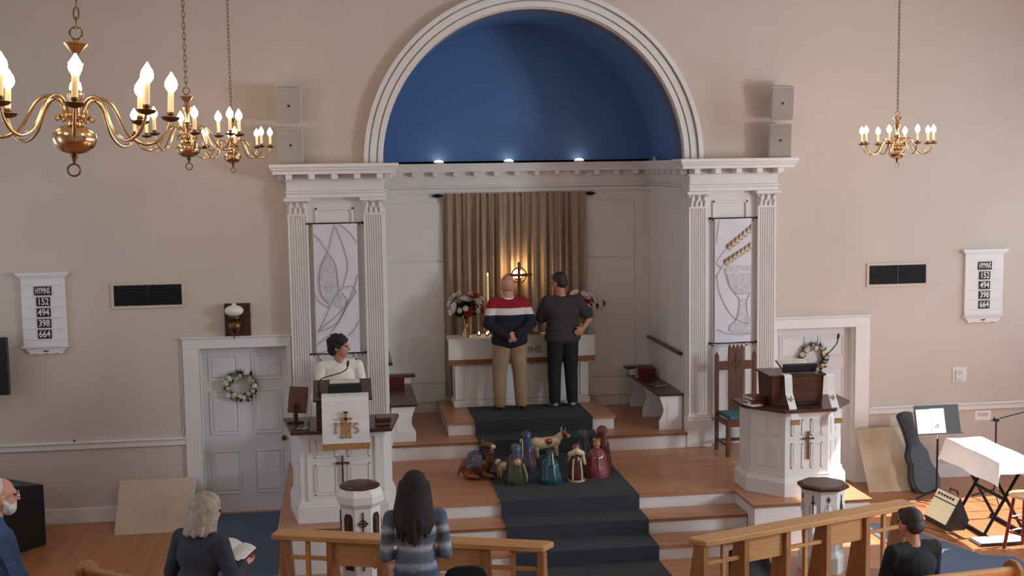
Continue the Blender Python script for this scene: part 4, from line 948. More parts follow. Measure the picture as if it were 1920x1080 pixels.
# left pedestal
t = thing('octagonal_pedestal', 'white octagonal pedestal with dark carved niches and brown top', 'pedestal', (0.115, 11.55, PZ), 0.12)
r8 = PI / 8
build('base', G().prism(ngon(8, .25, r8), 0, 0.08).frust(ngon(8, .25, r8), ngon(8, .22, r8), 0.08, 0.12), 'white_paint', t)
build('shaft', G().prism(ngon(8, .20, r8), 0.12, 0.85), 'white_paint', t)
build('head', G().frust(ngon(8, .20, r8), ngon(8, .235, r8), 0.85, 0.90).prism(ngon(8, .235, r8), 0.90, 0.97).frust(ngon(8, .235, r8), ngon(8, .20, r8), 0.97, 1.035), 'white_paint', t)
build('lid', G().lathe([(0.0, 1.034), (0.195, 1.034), (0.195, 1.045), (0.17, 1.06), (0.1, 1.075), (0, 1.08)], 32), 'dark_wood', t, smooth=30)['label'] = 'dark brown domed lid'
ap = 0.20 * math.cos(PI / 8)
for k in range(8):
    M = Matrix.Rotation(k * PI / 4 + PI / 4, 4, 'Z') @ Matrix.Translation((0, -ap, 0))
    g = G()
    if k % 2 == 0:
        build('niche', G().prism([(-.05, .25), (.05, .25), (.05, .76), (.03, .80), (-.03, .80), (-.05, .76)], -0.004, 0.004, 'y', M), 'dark_wood', t)
        build('carved_figure', G().lathe([(0.03, .27), (0.034, .4), (0.026, .6), (0.03, .66), (0.012, .70), (0.022, .73), (0.0, .77)], 10, M=M @ Matrix.Translation((0, -0.006, 0)) @ Matrix.Scale(0.6, 4, (0, 1, 0))), 'chair_wood', t, smooth=50)
    else:
        build('celtic_cross', G().box(-.006, .006, -.012, 0.002, .25, .82, M).box(-.05, .05, -.012, 0.002, .705, .717, M).tube([tuple(M @ Vector((.034 * math.cos(a), -.006, .711 + .034 * math.sin(a)))) for a in [2 * PI * i / 20 for i in range(20)]], .005, 5, True), 'dark_wood', t)
# right baptismal font
t = thing('baptismal_font', 'white octagonal font with arched openings and dark wooden lid', 'font', (4.73, 11.36, PZ), -0.1)
build('base', G().prism(ngon(8, .24, r8), 0, 0.16).frust(ngon(8, .24, r8), ngon(8, .20, r8), 0.16, 0.22).prism(ngon(8, .2, r8), .22, .30), 'white_paint', t)
build('core', G().lathe([(0.06, 0.30), (0.06, 0.80)], 12), 'white_paint', t, smooth=30)
for k in range(8):
    a = r8 + k * PI / 4
    build('colonnette', G().tube([(0.185 * math.cos(a), 0.185 * math.sin(a), 0.30), (0.185 * math.cos(a), 0.185 * math.sin(a), 0.62)], 0.022, 8), 'white_paint', t, smooth=40)
ap = 0.21 * math.cos(PI / 8); hw = 0.21 * math.sin(PI / 8)
for k in range(8):
    M = Matrix.Rotation(k * PI / 4, 4, 'Z') @ Matrix.Translation((0, -ap, 0))
    arch = [(-hw, .58), (-hw, .80), (hw, .80), (hw, .58), (hw * .72, .58)] + [(hw * .72 * math.cos(q), .58 + .13 * math.sin(q)) for q in [PI * i / 10 for i in range(1, 10)]] + [(-hw * .72, .58)]
    f_ = build('arch_panel', G().prism(arch, -0.004, 0.02, 'y', M), 'white_paint', t)
    if k % 2: build('cross_motif', G().box(-.005, .005, -.012, 0, .60, .79, M).box(-.02, .02, -.012, 0, .71, .722, M), 'dark_wood', f_)
    else: build('cross_motif', G().box(-.005, .005, -.012, 0, .725, .785, M).box(-.02, .02, -.012, 0, .75, .76, M), 'dark_wood', f_)
build('bowl', G().prism(ngon(8, .215, r8), 0.80, 0.825).prism(ngon(8, .235, r8), .825, .845), 'white_paint', t)
build('lid', G().prism(ngon(8, .255, r8), 0.846, 0.872).frust(ngon(8, .255, r8), ngon(8, .22, r8), 0.872, 0.885), 'dark_wood', t)['label'] = 'dark brown octagonal lid'
# dark boxes behind rails
t = thing('floor_monitor', 'black wedge monitor speaker on the platform behind the right rail', 'speaker', (3.86, 10.93, PZ), 0.3)
build('cabinet', G().prism([(-.12, 0), (.18, 0), (.18, .34), (.06, .40), (-.12, .12)], -0.17, 0.17, 'x'), 'black_plastic', t, bev=0.008)
build('grille', G().box(-.15, .15, -0.005, 0.005, -.16, .14, Matrix.Translation((0, -.036, .265)) @ Matrix.Rotation(-0.57, 4, 'X')), 'grille_black', t)
# pews in the foreground
def pew(loc, rz, L, end_x, lb):
    t = thing('church_pew', lb, 'pew', loc, rz, 'wooden pews')
    build('seat', G().box(0, L, 0.02, 0.46, 0.42, 0.455), 'oak', t, bev=0.006)
    build('backrest', G().box(0, L, 0.0, 0.03, 0.44, 0.90, Matrix.Rotation(0.08, 4, 'X')), 'oak', t)
    build('top_cap', G().tube([(0, -0.06, 0.915), (L, -0.06, 0.915)], 0.032, 10), 'oak', t, smooth=40)
    build('front_board', G().box(0, L, 0.42, 0.44, 0.0, 0.42), 'oak', t)
    prof = [(-.10, 0), (.46, 0), (.50, .10), (.48, .42), (.42, .52), (.30, .56), (.18, .62), (.10, .74), (.08, .88), (.06, .94), (.0, .985), (-.08, .985), (-.14, .94), (-.15, .88), (-.10, .80), (-.10, .4)]
    for x in (-.04, L): build('pew_end', G().prism(prof, x, x + .04, 'x'), 'post_wood', t, bev=0.006)
    # occupants face +y, so the back of the pew is at -y
pew((3.25, 8.72, 0), 0.12, 2.1, 1, 'wooden pew with scrolled end where the dark-haired man sits')
pew((-2.16, 10.36, 0), -0.66, 1.35, 0, 'wooden pew with scrolled end near the grey-haired woman')

t = thing('black_chair', 'black padded chair just right of the girl in the jersey', 'chair', (0.96, 9.50, 0))
build('backrest', G().prism([(-.19, .52), (.19, .52), (.185, .82), (.15, .89), (.08, .915), (-.08, .915), (-.15, .89), (-.185, .82)], .30, .34, 'y'), 'black_cloth', t, bev=0.01)
build('seat', G().box(-.2, .2, -.1, .30, .42, .48), 'black_cloth', t, bev=0.015)
for sx in (-.18, .18):
    build('leg', G().box(sx - .015, sx + .015, .30, .33, 0, .55), 'black_metal', t); build('leg', G().box(sx - .015, sx + .015, -.09, -.06, 0, .43), 'black_metal', t)
# ---- left-hand clutter
t = thing('black_cabinet', 'tall black cabinet on the floor beyond the bearded man', 'cabinet', (-4.13, 14.02, 0), 0.92)
build('carcass', G().add([(-.55, -.45, 0), (.55, -.45, 0), (.55, .30, 0), (-.55, .30, 0), (-.55, -.45, .90), (.55, -.45, .70), (.55, .30, .70), (-.55, .30, .90)], [(0, 3, 2, 1), (4, 5, 6, 7), (0, 1, 5, 4), (1, 2, 6, 5), (2, 3, 7, 6), (3, 0, 4, 7)]), 'cabinet_black', t, bev=0.008)
build('front_panel', G().box(-.5, .5, -.46, -.44, .06, .64), 'cabinet_black', t, bev=0.006)
t = thing('wall_screen', 'flat black screen at the left edge of the wall', 'screen', (-4.44, 14.72, 1.66))
build('housing', G().box(-.55, .55, -.02, .04, 0, .68), 'black_plastic', t, bev=0.01); build('display', G().box(-.53, .53, -.024, -.019, .02, .66), 'screen_black', t)
build('mount', G().box(-.1, .1, .04, .279, .25, .45), 'black_metal', t)
def lean_board(x0, x1, yb, yt, h, lb):
    t = thing('leaning_board', lb, 'board', (x0, yb, 0), group='boards leaning on the wall'); a = math.atan2(yt - yb, h); L = math.hypot(h, yt - yb)
    build('panel', G().box(0, x1 - x0, 0, 0.018, 0, L, Matrix.Rotation(-a, 4, 'X')), 'board_raw', t)
    build('edge_strip', G().box(0, x1 - x0, -0.002, 0.0195, L - 0.012, L + .001, Matrix.Rotation(-a, 4, 'X')), 'board_raw', t)
lean_board(-2.73, -1.83, 14.40, 14.93, 0.52, 'plain beige board leaning on the wall beside the left door')
lean_board(6.66, 7.42, 14.48, 14.93, 0.74, 'plain beige board leaning on the wall behind the guitar case')
g = G().tube(catmull([(-1.96, 14.985, 2.1), (-1.955, 14.985, 1.3), (-1.96, 14.985, 1.12), (-2.0, 14.985, 1.03), (-2.06, 14.97, 1.02)]), 0.006, 6)
tag(build('wall_cable', g, 'white_paint', smooth=50), 'white cable running down beside the left door casing', 'cable')
t = thing('rail_eraser', 'small pale object lying on the left chair rail', 'eraser', (-3.2, 14.976, 1.013))
build('body', G().box(-.06, .06, -.014, .014, 0, .022), 'cream_paper', t, bev=0.004); build('felt', G().box(-.06, -.03, -.0145, .0145, 0, .0225), 'brown_book', t)
# ---- wall fittings right
t = thing('wall_switch', 'white thermostat plate on the wall below the right hymn board', 'switch', (8.14, 15.0, 1.30))
build('plate', G().box(-.10, .10, -.012, -.001, 0, .2), 'white_paint', t, bev=0.004); build('unit', G().box(-.065, .05, -.04, -.01, .03, .17), 'door_paint', t, bev=0.008)
build('window', G().box(-.04, .02, -.043, -.038, .1, .15), 'silver_cloth', t)
t = thing('wall_notice', 'white notice with faint print under the right chair rail', 'notice', (8.49, 15.0, 0.765))
build('sheet', G().box(-.115, .115, -.004, -.001, 0, .13), 'paper', t); build('print', G().box(-.08, .08, -.005, -.003, .08, .09).box(-.07, .07, -.005, -.003, .055, .063), 'grey_thread', t)
# ---- guitar case leaning on the wall
def guitar_outline(s=1.0):
    half = [(0.0, 0.0), (0.12, 0.01), (0.185, 0.07), (0.205, 0.16), (0.195, 0.25), (0.165, 0.33), (0.145, 0.40), (0.15, 0.47), (0.145, 0.53), (0.105, 0.60), (0.075, 0.66), (0.068, 0.80), (0.075, 0.93), (0.085, 1.0), (0.075, 1.06), (0.0, 1.075)]
    P = [Vector((x, z, 0)) for x, z in half]; C = catmull(P, 4)
    right = [(p.x, p.y) for p in C]; left = [(-p.x, p.y) for p in C[::-1]]
    return [(x * s, z * (1 if s == 1 else 0.985) + (0 if s == 1 else .008)) for x, z in (right[1:-1] + left[1:-1])]
t = thing('guitar_case', 'grey hard guitar case leaning against the right wall', 'guitar case', (7.40, 14.28, 0.012), rot=(-0.37, -0.13, 0.15))
build('shell', G().prism(guitar_outline(), 0.02, 0.13, 'y'), 'case_grey', t, bev=0.012)
build('lid', G().prism(guitar_outline(0.9), -0.015, 0.03, 'y'), 'case_grey', t, bev=0.012)
ol = guitar_outline(); build('rim', G().tube([(x, 0.07, z) for x, z in ol], 0.009, 6, True), 'black_metal', t, smooth=50)
for x, z in ((0.20, 0.2), (0.15, 0.5), (0.07, 0.85)): build('latch', G().box(x - .012, x + .012, 0.05, 0.09, z - .02, z + .02), 'chrome', t)
# ---- music stand
t = thing('music_stand', 'black music stand holding white sheets near the guitar case', 'music stand', (7.285, 13.92, 0))
for k in range(3):
    a = 2 * PI * k / 3 + .5; build('leg', G().tube([(0, 0, 0.16), (0.1 * math.cos(a), .1 * math.sin(a), .1), (0.24 * math.cos(a), .24 * math.sin(a), 0.012)], 0.012, 8), 'black_metal', t, smooth=40)
build('shaft', G().tube([(0, 0, 0.14), (0, 0, 0.80)], 0.012, 10), 'black_metal', t, smooth=40); build('upper_shaft', G().tube([(0, 0, 0.72), (0, 0, 0.99)], 0.009, 10), 'chrome', t, smooth=40)
Md = Matrix.Translation((0.0, -.02, 0.866)) @ Matrix.Rotation(-0.28, 4, 'X')
dk = build('desk', G().box(-.29, .30, 0, .006, 0, .36, Md).box(-.29, .30, -.05, .0, -.006, 0.006, Md), 'black_plastic', t)
build('clamp', G().box(-.03, .03, .0, .05, .08, .14, Md), 'black_metal', t)
t = thing('sheet_music', 'white sheet music resting on the black music stand', 'sheet music', (7.285, 13.92, 0))
build('left_page', G().box(-.27, -.085, -.008, -.003, 0.01, .31, Md), 'paper', t); build('right_page', G().box(-.083, .10, -.009, -.003, 0.01, .315, Md), 'paper', t)
# ---- keyboard on an X stand under a white cloth
KA, KB = Vector((7.12, 12.22, 0)), Vector((7.06, 13.36, 0))
t = thing('keyboard_stand', 'black X-shaped keyboard stand under the white cloth', 'keyboard stand', (7.36, 12.80, 0), -0.03)
for yy in (-.34, .34):
    build('brace', G().tube([(-.24, yy, 0.03), (.2, yy, 0.80)], 0.019, 8), 'black_metal', t, smooth=40); build('brace', G().tube([(.24, yy, 0.03), (-.2, yy, 0.80)], 0.019, 8), 'black_metal', t, smooth=40)
for xx in (-.24, .24): build('foot', G().box(xx - .02, xx + .02, -.42, .42, 0, .035), 'black_metal', t, bev=0.006)
for xx in (-.2, .2): build('support_arm', G().box(xx - .018, xx + .018, -.40, .40, .79, .825), 'black_metal', t, bev=0.004)
build('hub', G().tube([(0, -.37, .42), (0, .37, .42)], 0.022, 10), 'black_metal', t, smooth=40)
t = thing('electric_keyboard', 'electric keyboard lying under the sunlit white cloth', 'keyboard', (7.34, 12.80, 0.826), -0.03)
build('case', G().box(-.20, .20, -.60, .60, 0, .09), 'black_plastic', t, bev=0.008); build('key_bed', G().box(-.205, -.06, -.55, .55, .02, .07), 'paper', t)
t = thing('keyboard_cloth', 'white cloth draped over the keyboard, glaring in the sun', 'cloth', (7.34, 12.80, 0.922), -0.03)
def kc(u, v):
    hx, hy = 0.225, 0.625; a = (u * 2 - 1) * (hx + 0.26); b = (v * 2 - 1) * (hy + 0.13)
    dx = max(0, abs(a) - hx); dy = max(0, abs(b) - hy)
    x = math.copysign(min(abs(a), hx) + dx * 0.18, a); y = math.copysign(min(abs(b), hy) + dy * .25, b)
    dz = -(max(dx, dy) * 0.95 + min(dx, dy) * .35)
    if dx > 0 and dy > 0: y += math.copysign(dx * .25, b)
    return (x + 0.012 * math.sin(b * 9) * (dx > 0) * dx / .2, y, dz + 0.004 * math.sin(a * 14 + b * 9))
build('cloth', G().grid(kc, 36, 48, 0.004, (0, 0, 1)), 'white_cloth', t, smooth=70)
# ---- microphone boom stand behind keyboard
t = thing('microphone_stand', 'black boom microphone stand behind the draped keyboard', 'microphone stand', (8.02, 13.85, 0))
for k in range(3):
    a = 2 * PI * k / 3 + .2; build('leg', G().tube([(0, 0, 0.14), (0.28 * math.cos(a), .28 * math.sin(a), 0.012)], 0.009, 8), 'black_metal', t, smooth=40)
build('shaft', G().tube([(0, 0, 0.1), (0, 0, 1.02)], 0.010, 10), 'black_metal', t, smooth=40)
build('clutch', G().box(-.03, .03, -.025, .025, 1.0, 1.05), 'black_plastic', t, bev=0.006)
build('boom', G().tube([(-.07, 0, 1.015), (.36, -.05, 1.12)], 0.007, 8), 'black_metal', t, smooth=40)
build('microphone', G().tube([(.34, -.05, 1.115), (.38, -.05, 1.125), (.42, -.05, 1.13)], [0.012, 0.014, 0.024], 10), 'black_plastic', t, smooth=40)
t = thing('desk_lamp', 'silver jointed lamp arm rising behind the draped keyboard', 'lamp', (8.33, 13.45, 0))
build('base', G().lathe([(.1, 0), (.1, .02), (.012, .03)], 16), 'black_metal', t, smooth=30); build('pole', G().tube([(0, 0, .02), (0, 0, .86)], .011, 8), 'black_metal', t, smooth=40)
build('lower_arm', G().tube([(0, 0, .86), (-.05, 0, 1.18), (-.06, 0, 1.24)], 0.013, 8), 'chrome', t, smooth=40); build('joint', G().ell((-.06, 0, 1.25), .025, 10, 8), 'black_plastic', t, smooth=50)
build('upper_arm', G().tube([(0, 0, .88), (.1, 0, .92), (.2, 0, .98)], .012, 8), 'chrome', t, smooth=40)
# ---- amplifier tilted back
t = thing('guitar_amplifier', 'small cream-fronted guitar amplifier tilted back on the floor', 'amplifier', (6.80, 12.98, 0.001), rot=(0, 0, -PI / 2 + 0.05))
Mt = Matrix.Rotation(-0.45, 4, 'X')
build('cabinet', G().prism([(0.0, 0.0), (.22, 0.0), (.27, .11), (.16, .38), (-.02, .06)], -.24, .24, 'x'), 'black_plastic', t)
Mf = Matrix.Translation((0, -.02, .06)) @ Matrix.Rotation(-0.53, 4, 'X')
build('grille_cloth', G().box(-.23, .23, -.012, .006, 0.01, .25, Mf), 'amp_cream', t); build('control_panel', G().box(-.23, .23, -.014, .006, .265, .36, Mf), 'amp_cream', t)
for k in range(6): build('knob', G().box(-.17 + .06 * k, -.145 + .06 * k, -.026, -.012, .30, .325, Mf), 'black_plastic', t)
build('handle', G().tube([(-.09, .22, .37), (-.07, .215, .41), (.07, .215, .41), (.09, .22, .37)], .01, 6), 'black_plastic', t, smooth=40)
# ---- grey pedal mat and stool
t = thing('floor_pedal_board', 'flat grey pedal board on the floor under the keyboard', 'pedal board', (7.32, 12.25, 0))
build('deck', G().box(-.42, .40, -.10, .16, 0.0, .03), 'grey_mat', t, bev=0.006); build('front_edge', G().box(-.43, .41, -.12, -.10, 0, .034), 'black_plastic', t)
t = thing('bar_stool', 'red wooden stool with a pale round seat beside the keyboard', 'stool', (7.29, 11.95, 0), 0.35)
build('seat', G().lathe([(0, .60), (.17, .60), (.18, .612), (.175, .628), (.15, .635), (0, .63)], 28), 'stool_wood', t, smooth=40)['label'] = 'pale round wooden seat'
for k in range(4):
    a = PI / 4 + k * PI / 2; build('leg', G().tube([(.12 * math.cos(a), .12 * math.sin(a), .60), (.21 * math.cos(a), .21 * math.sin(a), 0.001)], [.018, .018], 8), 'red_wood', t, smooth=40)
    b = a + PI / 2
    for z, r in ((.20, .178), (.36, .155)): build('rung', G().tube([(r * math.cos(a), r * math.sin(a), z), (r * math.cos(b), r * math.sin(b), z)], .010, 6), 'red_wood', t, smooth=40)
g = G().tube(catmull([(6.95, 13.3, .006), (6.72, 13.45, .006), (6.75, 13.8, .006), (7.05, 14.0, .006), (7.3, 13.9, .006)]), .005, 5)
tag(build('floor_cable', g, 'black_plastic', smooth=50), 'black cable looping on the floor by the amplifier', 'cable', 'floor cables')
g = G().tube(catmull([(6.7, 12.35, .006), (6.5, 12.95, .018), (6.62, 12.86, .018), (6.80, 12.62, .006), (6.86, 12.45, .006)]), .005, 5)
tag(build('floor_cable', g, 'black_plastic', smooth=50), 'black cable at the edge of the carpet by the pedal board', 'cable', 'floor cables')

# ================================================================== CHANDELIERS
ARM = [(.085, .10), (.07, .083), (.048, .098), (.05, .14), (.075, .172), (.11, .182), (.15, .162), (.18, .11), (.21, .05), (.25, .01), (.30, -.005), (.35, .015), (.385, .06), (.40, .105)]
def chandelier(x, y, z, rz, lb, rot=None, links=False):
    t = thing('chandelier', lb, 'chandelier', (x, y, z), rot=rot or (0, 0, rz), group='brass chandeliers')
    build('bowl', G().lathe([(0, -.066), (.012, -.064), (.05, -.055), (.082, -.032), (.095, 0), (.088, .028), (.06, .052), (.034, .062), (.03, .075), (.05, .085), (.052, .10), (.03, .108)], 28), 'brass', t, smooth=40)
    build('column', G().lathe([(.026, .10), (.022, .16), (.034, .18), (.036, .20), (.018, .215), (.015, .27), (.026, .30), (.034, .33), (.018, .35), (.013, .365), (.03, .385), (.052, .41), (.05, .414), (.02, .412), (.01, .43), (0, .432)], 24), 'brass', t, smooth=40)
    build('pendant', G().lathe([(.011, -.062), (.016, -.072), (.008, -.092), (.005, -.108), (0, -.11)], 14), 'old_brass', t, smooth=40)
    def ring(c, r): return [(c[0] + r * math.cos(a), c[1], c[2] + r * math.sin(a)) for a in [2 * PI * i / 20 for i in range(20)]]
    build('pull_ring', G().tube(ring((0, 0, -.132), .026), .004, 6, True), 'old_brass', t, smooth=50)
    build('top_loop', G().tube(ring((0, 0, .457), .026), .004, 6, True), 'old_brass', t, smooth=50)
    P = catmull([(r, 0, q) for r, q in ARM], 4); first = None
    for k in range(8):
        if first is None:
            a = build('arm', G().tube(P, .0075, 8), 'brass', t, smooth=50)
            p = build('drip_pan', G().lathe([(0, .098), (.012, .10), (.034, .108), (.043, .12), (.041, .121), (.012, .108), (.012, .128), (.016, .132), (.016, .142), (0, .142)], 18, (.40, 0, 0)), 'old_brass', a, smooth=40)
            s = build('candle_sleeve', G().lathe([(.0135, .138), (.013, .23), (.008, .232)], 12, (.40, 0, 0)), 'ivory', a, smooth=40)
            b = build('bulb', G().lathe([(0, .23), (.012, .232), (.025, .25), (.028, .265), (.023, .285), (.01, .305), (.003, .318), (0, .32)], 14, (.40, 0, 0)), 'bulb_glow', a, smooth=60)
            first = (a, p, s, b); 
        else:
            a2 = inst(first[0], 'arm', t, rot=(0, 0, k * PI / 4))
            for o_, n_ in zip(first[1:], ('drip_pan', 'candle_sleeve', 'bulb')): inst(o_, n_, a2)
    # chain up to the ceiling
    L = 7.4 - z - .48; n_ = int(L / .042); lk = None
    def link(z0, k, g):
        pts = []
        for i in range(14):
            q = 2 * PI * i / 14; u = .011 * math.cos(q); vz = (.018 if math.sin(q) >= 0 else -.018) * (abs(math.sin(q)) ** .6) + .01 * math.sin(q)
            pts.append((u, 0, z0 + vz) if k % 2 else (0, u, z0 + vz))
        g.tube(pts, .003, 5, True)
    if links:
        ga, gb = G(), G(); link(0, 0, ga); link(0, 1, gb); A = None
        for k in range(n_):
            if k < 2: o = build('chain_link', (ga, gb)[k], 'old_brass', t); A = (A or []) + [o]
            else: o = inst(A[k % 2], 'chain_link', t)
            o.location = (0, 0, .50 + .042 * k)
    else:
        g = G()
        for k in range(n_): link(.50 + .042 * k, k, g)
        o = build('chain', g, 'old_brass', t); o['kind'] = 'stuff'
    build('ceiling_rose', G().lathe([(0, L + .44), (.02, L + .445), (.06, L + .47), (.065, L + .48), (0, L + .48)], 18), 'brass', t, smooth=40)
chandelier(-1.13, 5.5, 4.372, 0.0, 'large near brass chandelier cut by the left edge of the photo', rot=(Matrix.Rotation(-0.05, 3, 'X') @ Matrix.Rotation(0.05, 3, 'Y') @ Matrix.Rotation(0.203, 3, 'Z')).to_euler(), links=True)
chandelier(-1.165, 9.85, 4.405, 0.25, 'middle brass chandelier of the left row')
chandelier(-1.12, 13.35, 4.378, 0.15, 'farthest brass chandelier of the left row')
chandelier(6.34, 13.2, 4.33, 0.12, 'single brass chandelier hanging right of the chancel')

# ================================================================== PEOPLE
striped('polo_sweater', [(0.0, (26, 28, 42)), (0.622, (222, 216, 214)), (0.665, (150, 22, 34)), (0.99, (150, 22, 34))], 0.0, 2.06)
striped('striped_jersey', [(0.0, (92, 102, 120)), (0.30, (70, 84, 106)), (0.36, (150, 162, 178)), (0.40, (90, 102, 122)), (0.50, (100, 110, 128)), (0.555, (176, 186, 198)), (0.60, (96, 106, 124)), (0.68, (66, 78, 98)), (0.74, (168, 180, 194)), (0.79, (94, 104, 122)), (0.9, (74, 86, 106)), (1.0, (104, 112, 128))], 0.80, 1.56, wobble=0.05)
def hand(prims, wrist, direc, side, curl=0.5, mat_='skin', palm_n=(0, 0, -1), s=1.0):
    """palm and five unequal fingers, each with one knuckle bend; side=+1 right hand"""
    d = Vector(direc).normalized(); n = Vector(palm_n); n = (n - d * n.dot(d)).normalized(); a = d.cross(n) * side
    W = Vector(wrist); P = W + d * .045 * s
    prims.append(('c', tuple(W), .024 * s, tuple(P + d * .03 * s), .03 * s, mat_))
    prims.append(('c', tuple(P + a * .018 * s), .019 * s, tuple(P + d * .04 * s + a * .026 * s), .016 * s, mat_)); prims.append(('c', tuple(P - a * .018 * s), .019 * s, tuple(P + d * .04 * s - a * .026 * s), .016 * s, mat_))
    for k, (o, l) in enumerate(((.034, .062), (.0115, .074), (-.0115, .068), (-.034, .052))):
        b = P + d * .045 * s + a * o * s; m_ = b + (d * (1 - .4 * curl) + n * .75 * curl) * l * .5 * s; e = m_ + (d * (1 - 1.2 * curl) + n * 1.1 * curl) * l * .5 * s
        prims.append(('c', tuple(b), .0095 * s, tuple(m_), .0088 * s, mat_)); prims.append(('c', tuple(m_), .0088 * s, tuple(e), .0075 * s, mat_))
    b = W + d * .03 * s + a * .028 * s; m_ = b + (d * .6 + a * .8) * .035 * s; e = m_ + (d * .9 + a * .1 + n * .5 * curl) * .03 * s
    prims.append(('c', tuple(b), .012 * s, tuple(m_), .0105 * s, mat_)); prims.append(('c', tuple(m_), .0105 * s, tuple(e), .0085 * s, mat_))
def person(label, loc, rz, J, shirt, pants, shoe, skin='skin', hair=None, head=(0, 0, 0), sleeve=1.0, bulk=1.0, voxel=0.009, robe=False, headpos=None, hs=1.0, glasses=False, beard=None, collar=None, tb=None, lb=None):
    t = thing('person', label, 'person', loc, rz); pr = []; B = tb or bulk; LB = lb or bulk
    v = lambda k: J[k]
    def C(a, ra, b, rb, m): pr.append(('c', tuple(a), ra, tuple(b), rb, m))
    pel, wai, che = v('pelvis'), v('waist'), v('chest')
    pr.append(('e', pel, (.158 * B, .115 * B, .13), pants if not robe else shirt)); pr.append(('e', wai, (.155 * B, .115 * B, .15), shirt)); pr.append(('e', che, (.18 * B, .122 * B, .18), shirt))
    lo_ = Vector(pel) + Vector((0, 0, .03)); pr.append(('e', tuple((Vector(wai) + lo_) / 2), (.163 * B, .12 * B, .12), shirt))
    for c_, r_ in J.get('extra', []): pr.append(('e', c_, r_, shirt))
    if J.get('hem') is not None: pr.append(('e', (pel[0], pel[1], J['hem'] + .09), (.176 * B, .132 * B, .10), shirt))
    for s, sd in ((-1, 'L'), (1, 'R')):
        sh, el, wr = v('sh' + sd), v('el' + sd), v('wr' + sd)
        C(Vector(che) + Vector((0, 0, .10)), .075 * B, sh, .062 * B, shirt)
        C(Vector(sh) + Vector((-s * .07, .0, .025)), .055, Vector(J['neck']) + Vector((s * .03, 0, -.03)), .055, shirt)
        if sleeve >= 1: C(sh, .062 * B, el, .05 * B, shirt); C(el, .05 * B, wr, .036 * (B + .1), shirt)
        else:
            m_ = Vector(sh).lerp(Vector(el), sleeve); C(sh, .064 * B, m_, .062 * B, shirt); C(m_, .047, el, .042, skin); C(el, .042, wr, .028, skin)
        hd = J.get('hd' + sd) or tuple((Vector(wr) - Vector(el)).normalized()); hand(pr, wr, hd, s * (-1), J.get('curl', .45), skin, J.get('pn' + sd, (0, 0, -1)))
        if not robe:
            hp, kn, an, to = v('hip' + sd), v('kn' + sd), v('an' + sd), v('toe' + sd)
            C(hp, .098 * LB, kn, .074 * LB, pants); C(kn, .074 * LB, an, .062 * LB, pants)
            C(Vector(an) + Vector((0, -.03, -.045)), .042, to, .034, shoe); C(Vector(an) + Vector((0, 0, -.02)), .045, Vector(an) + Vector((0, .04, -.045)), .042, shoe)
        else:
            C((s * .1, 0, .95), .14, (s * .16, 0, .06), .13, shirt); C((0, .06, .95), .12, (0, .1, .06), .12, shirt)
            C((s * .09, .12, .03), .035, (s * .09, .2, .03), .03, shoe)
            C(Vector(el) + Vector((0, 0, -.02)), .07, Vector(wr) + Vector((0, -.02, -.05)), .085, shirt)
    hp_ = Vector(headpos or J['head']); R = (Matrix.Rotation(head[0], 4, 'Z') @ Matrix.Rotation(head[1], 4, 'X') @ Matrix.Rotation(head[2], 4, 'Y'))
    C(J['neck'], .06, tuple(hp_ + R @ Vector((0, -.02, -.07))), .054, skin)
    def HP(c): return tuple(hp_ + R @ (Vector(c) * hs))
    def HE(c, r): pr.append(('e', HP(c), tuple(x * hs for x in r), skin, R))
    HE((0, -.012, .025), (.076, .097, .092)); HE((0, .028, -.04), (.06, .072, .078)); HE((0, .066, -.098), (.03, .03, .024)); HE((0, .08, .022), (.05, .02, .016))
    pr.append(('c', HP((0, .094, .01)), .010, HP((0, .116, -.03)), .014, skin)); HE((0, .09, -.066), (.024, .012, .010))
    for s in (-1, 1): HE((s * .079, -.008, -.018), (.011, .026, .034))
    mats = []
    for p in pr:
        k = p[5] if p[0] == 'c' else p[3]
        if k not in mats: mats.append(k)
    blob('body', pr, mats, t, voxel, 3, .5)
    for s in (-1, 1): build('eye', G().ell(HP((s * .031, .090, .004)), .0095 * hs, 10, 8), 'hair_black', t, smooth=60)
    if hair:
        kind, hm = hair; hpz = []
        def HC(a, ra, b, rb): hpz.append(('c', HP(a), ra * hs, HP(b), rb * hs, hm))
        def HX(c, r): hpz.append(('e', HP(c), tuple(x * hs for x in r), hm, R))
        rnd = random.Random(len(label))
        if kind == 'short': HX((0, -.020, .045), (.082, .100, .084)); HX((0, -.06, -.005), (.073, .062, .070)); HX((0, .055, .085), (.055, .035, .025)); [HC((s * .074, -.035, .02), .016, (s * .076, -.004, .01), .010) for s in (-1, 1)]
        if kind == 'fringe': HX((0, -.052, -.045), (.066, .054, .026))
        if kind == 'thin': HX((0, -.034, .038), (.081, .09, .084)); HX((0, -.06, -.03), (.07, .055, .05))
        if kind == 'curly':
            HX((0, -.025, .05), (.098, .11, .088)); HX((0, -.065, -.03), (.09, .075, .09))
            for _ in range(60):
                a = rnd.uniform(0, 2 * PI); e = rnd.uniform(-.6, 1.4); p = (.09 * math.cos(a) * math.cos(e), -.025 + .105 * math.sin(a) * math.cos(e), .04 + .085 * math.sin(e))
                if p[1] > .05 and p[2] < .07: continue
                hpz.append(('e', HP(p), (.024 * hs,) * 3, hm, R))
        if kind == 'bob':
            HX((0, -.018, .05), (.092, .105, .082)); HX((0, -.06, -.03), (.094, .078, .10))
            for a in range(17):
                q = PI * (1.0 + a / 16) ; x, y = .092 * math.cos(q), -.02 + .098 * math.sin(q); HC((x * .9, y * .9, .03), .028, (x * 1.1, y * 1.05 + (.02 if abs(math.cos(q)) > .8 else 0), -.15 - .015 * math.sin(a * 2.1)), .019)
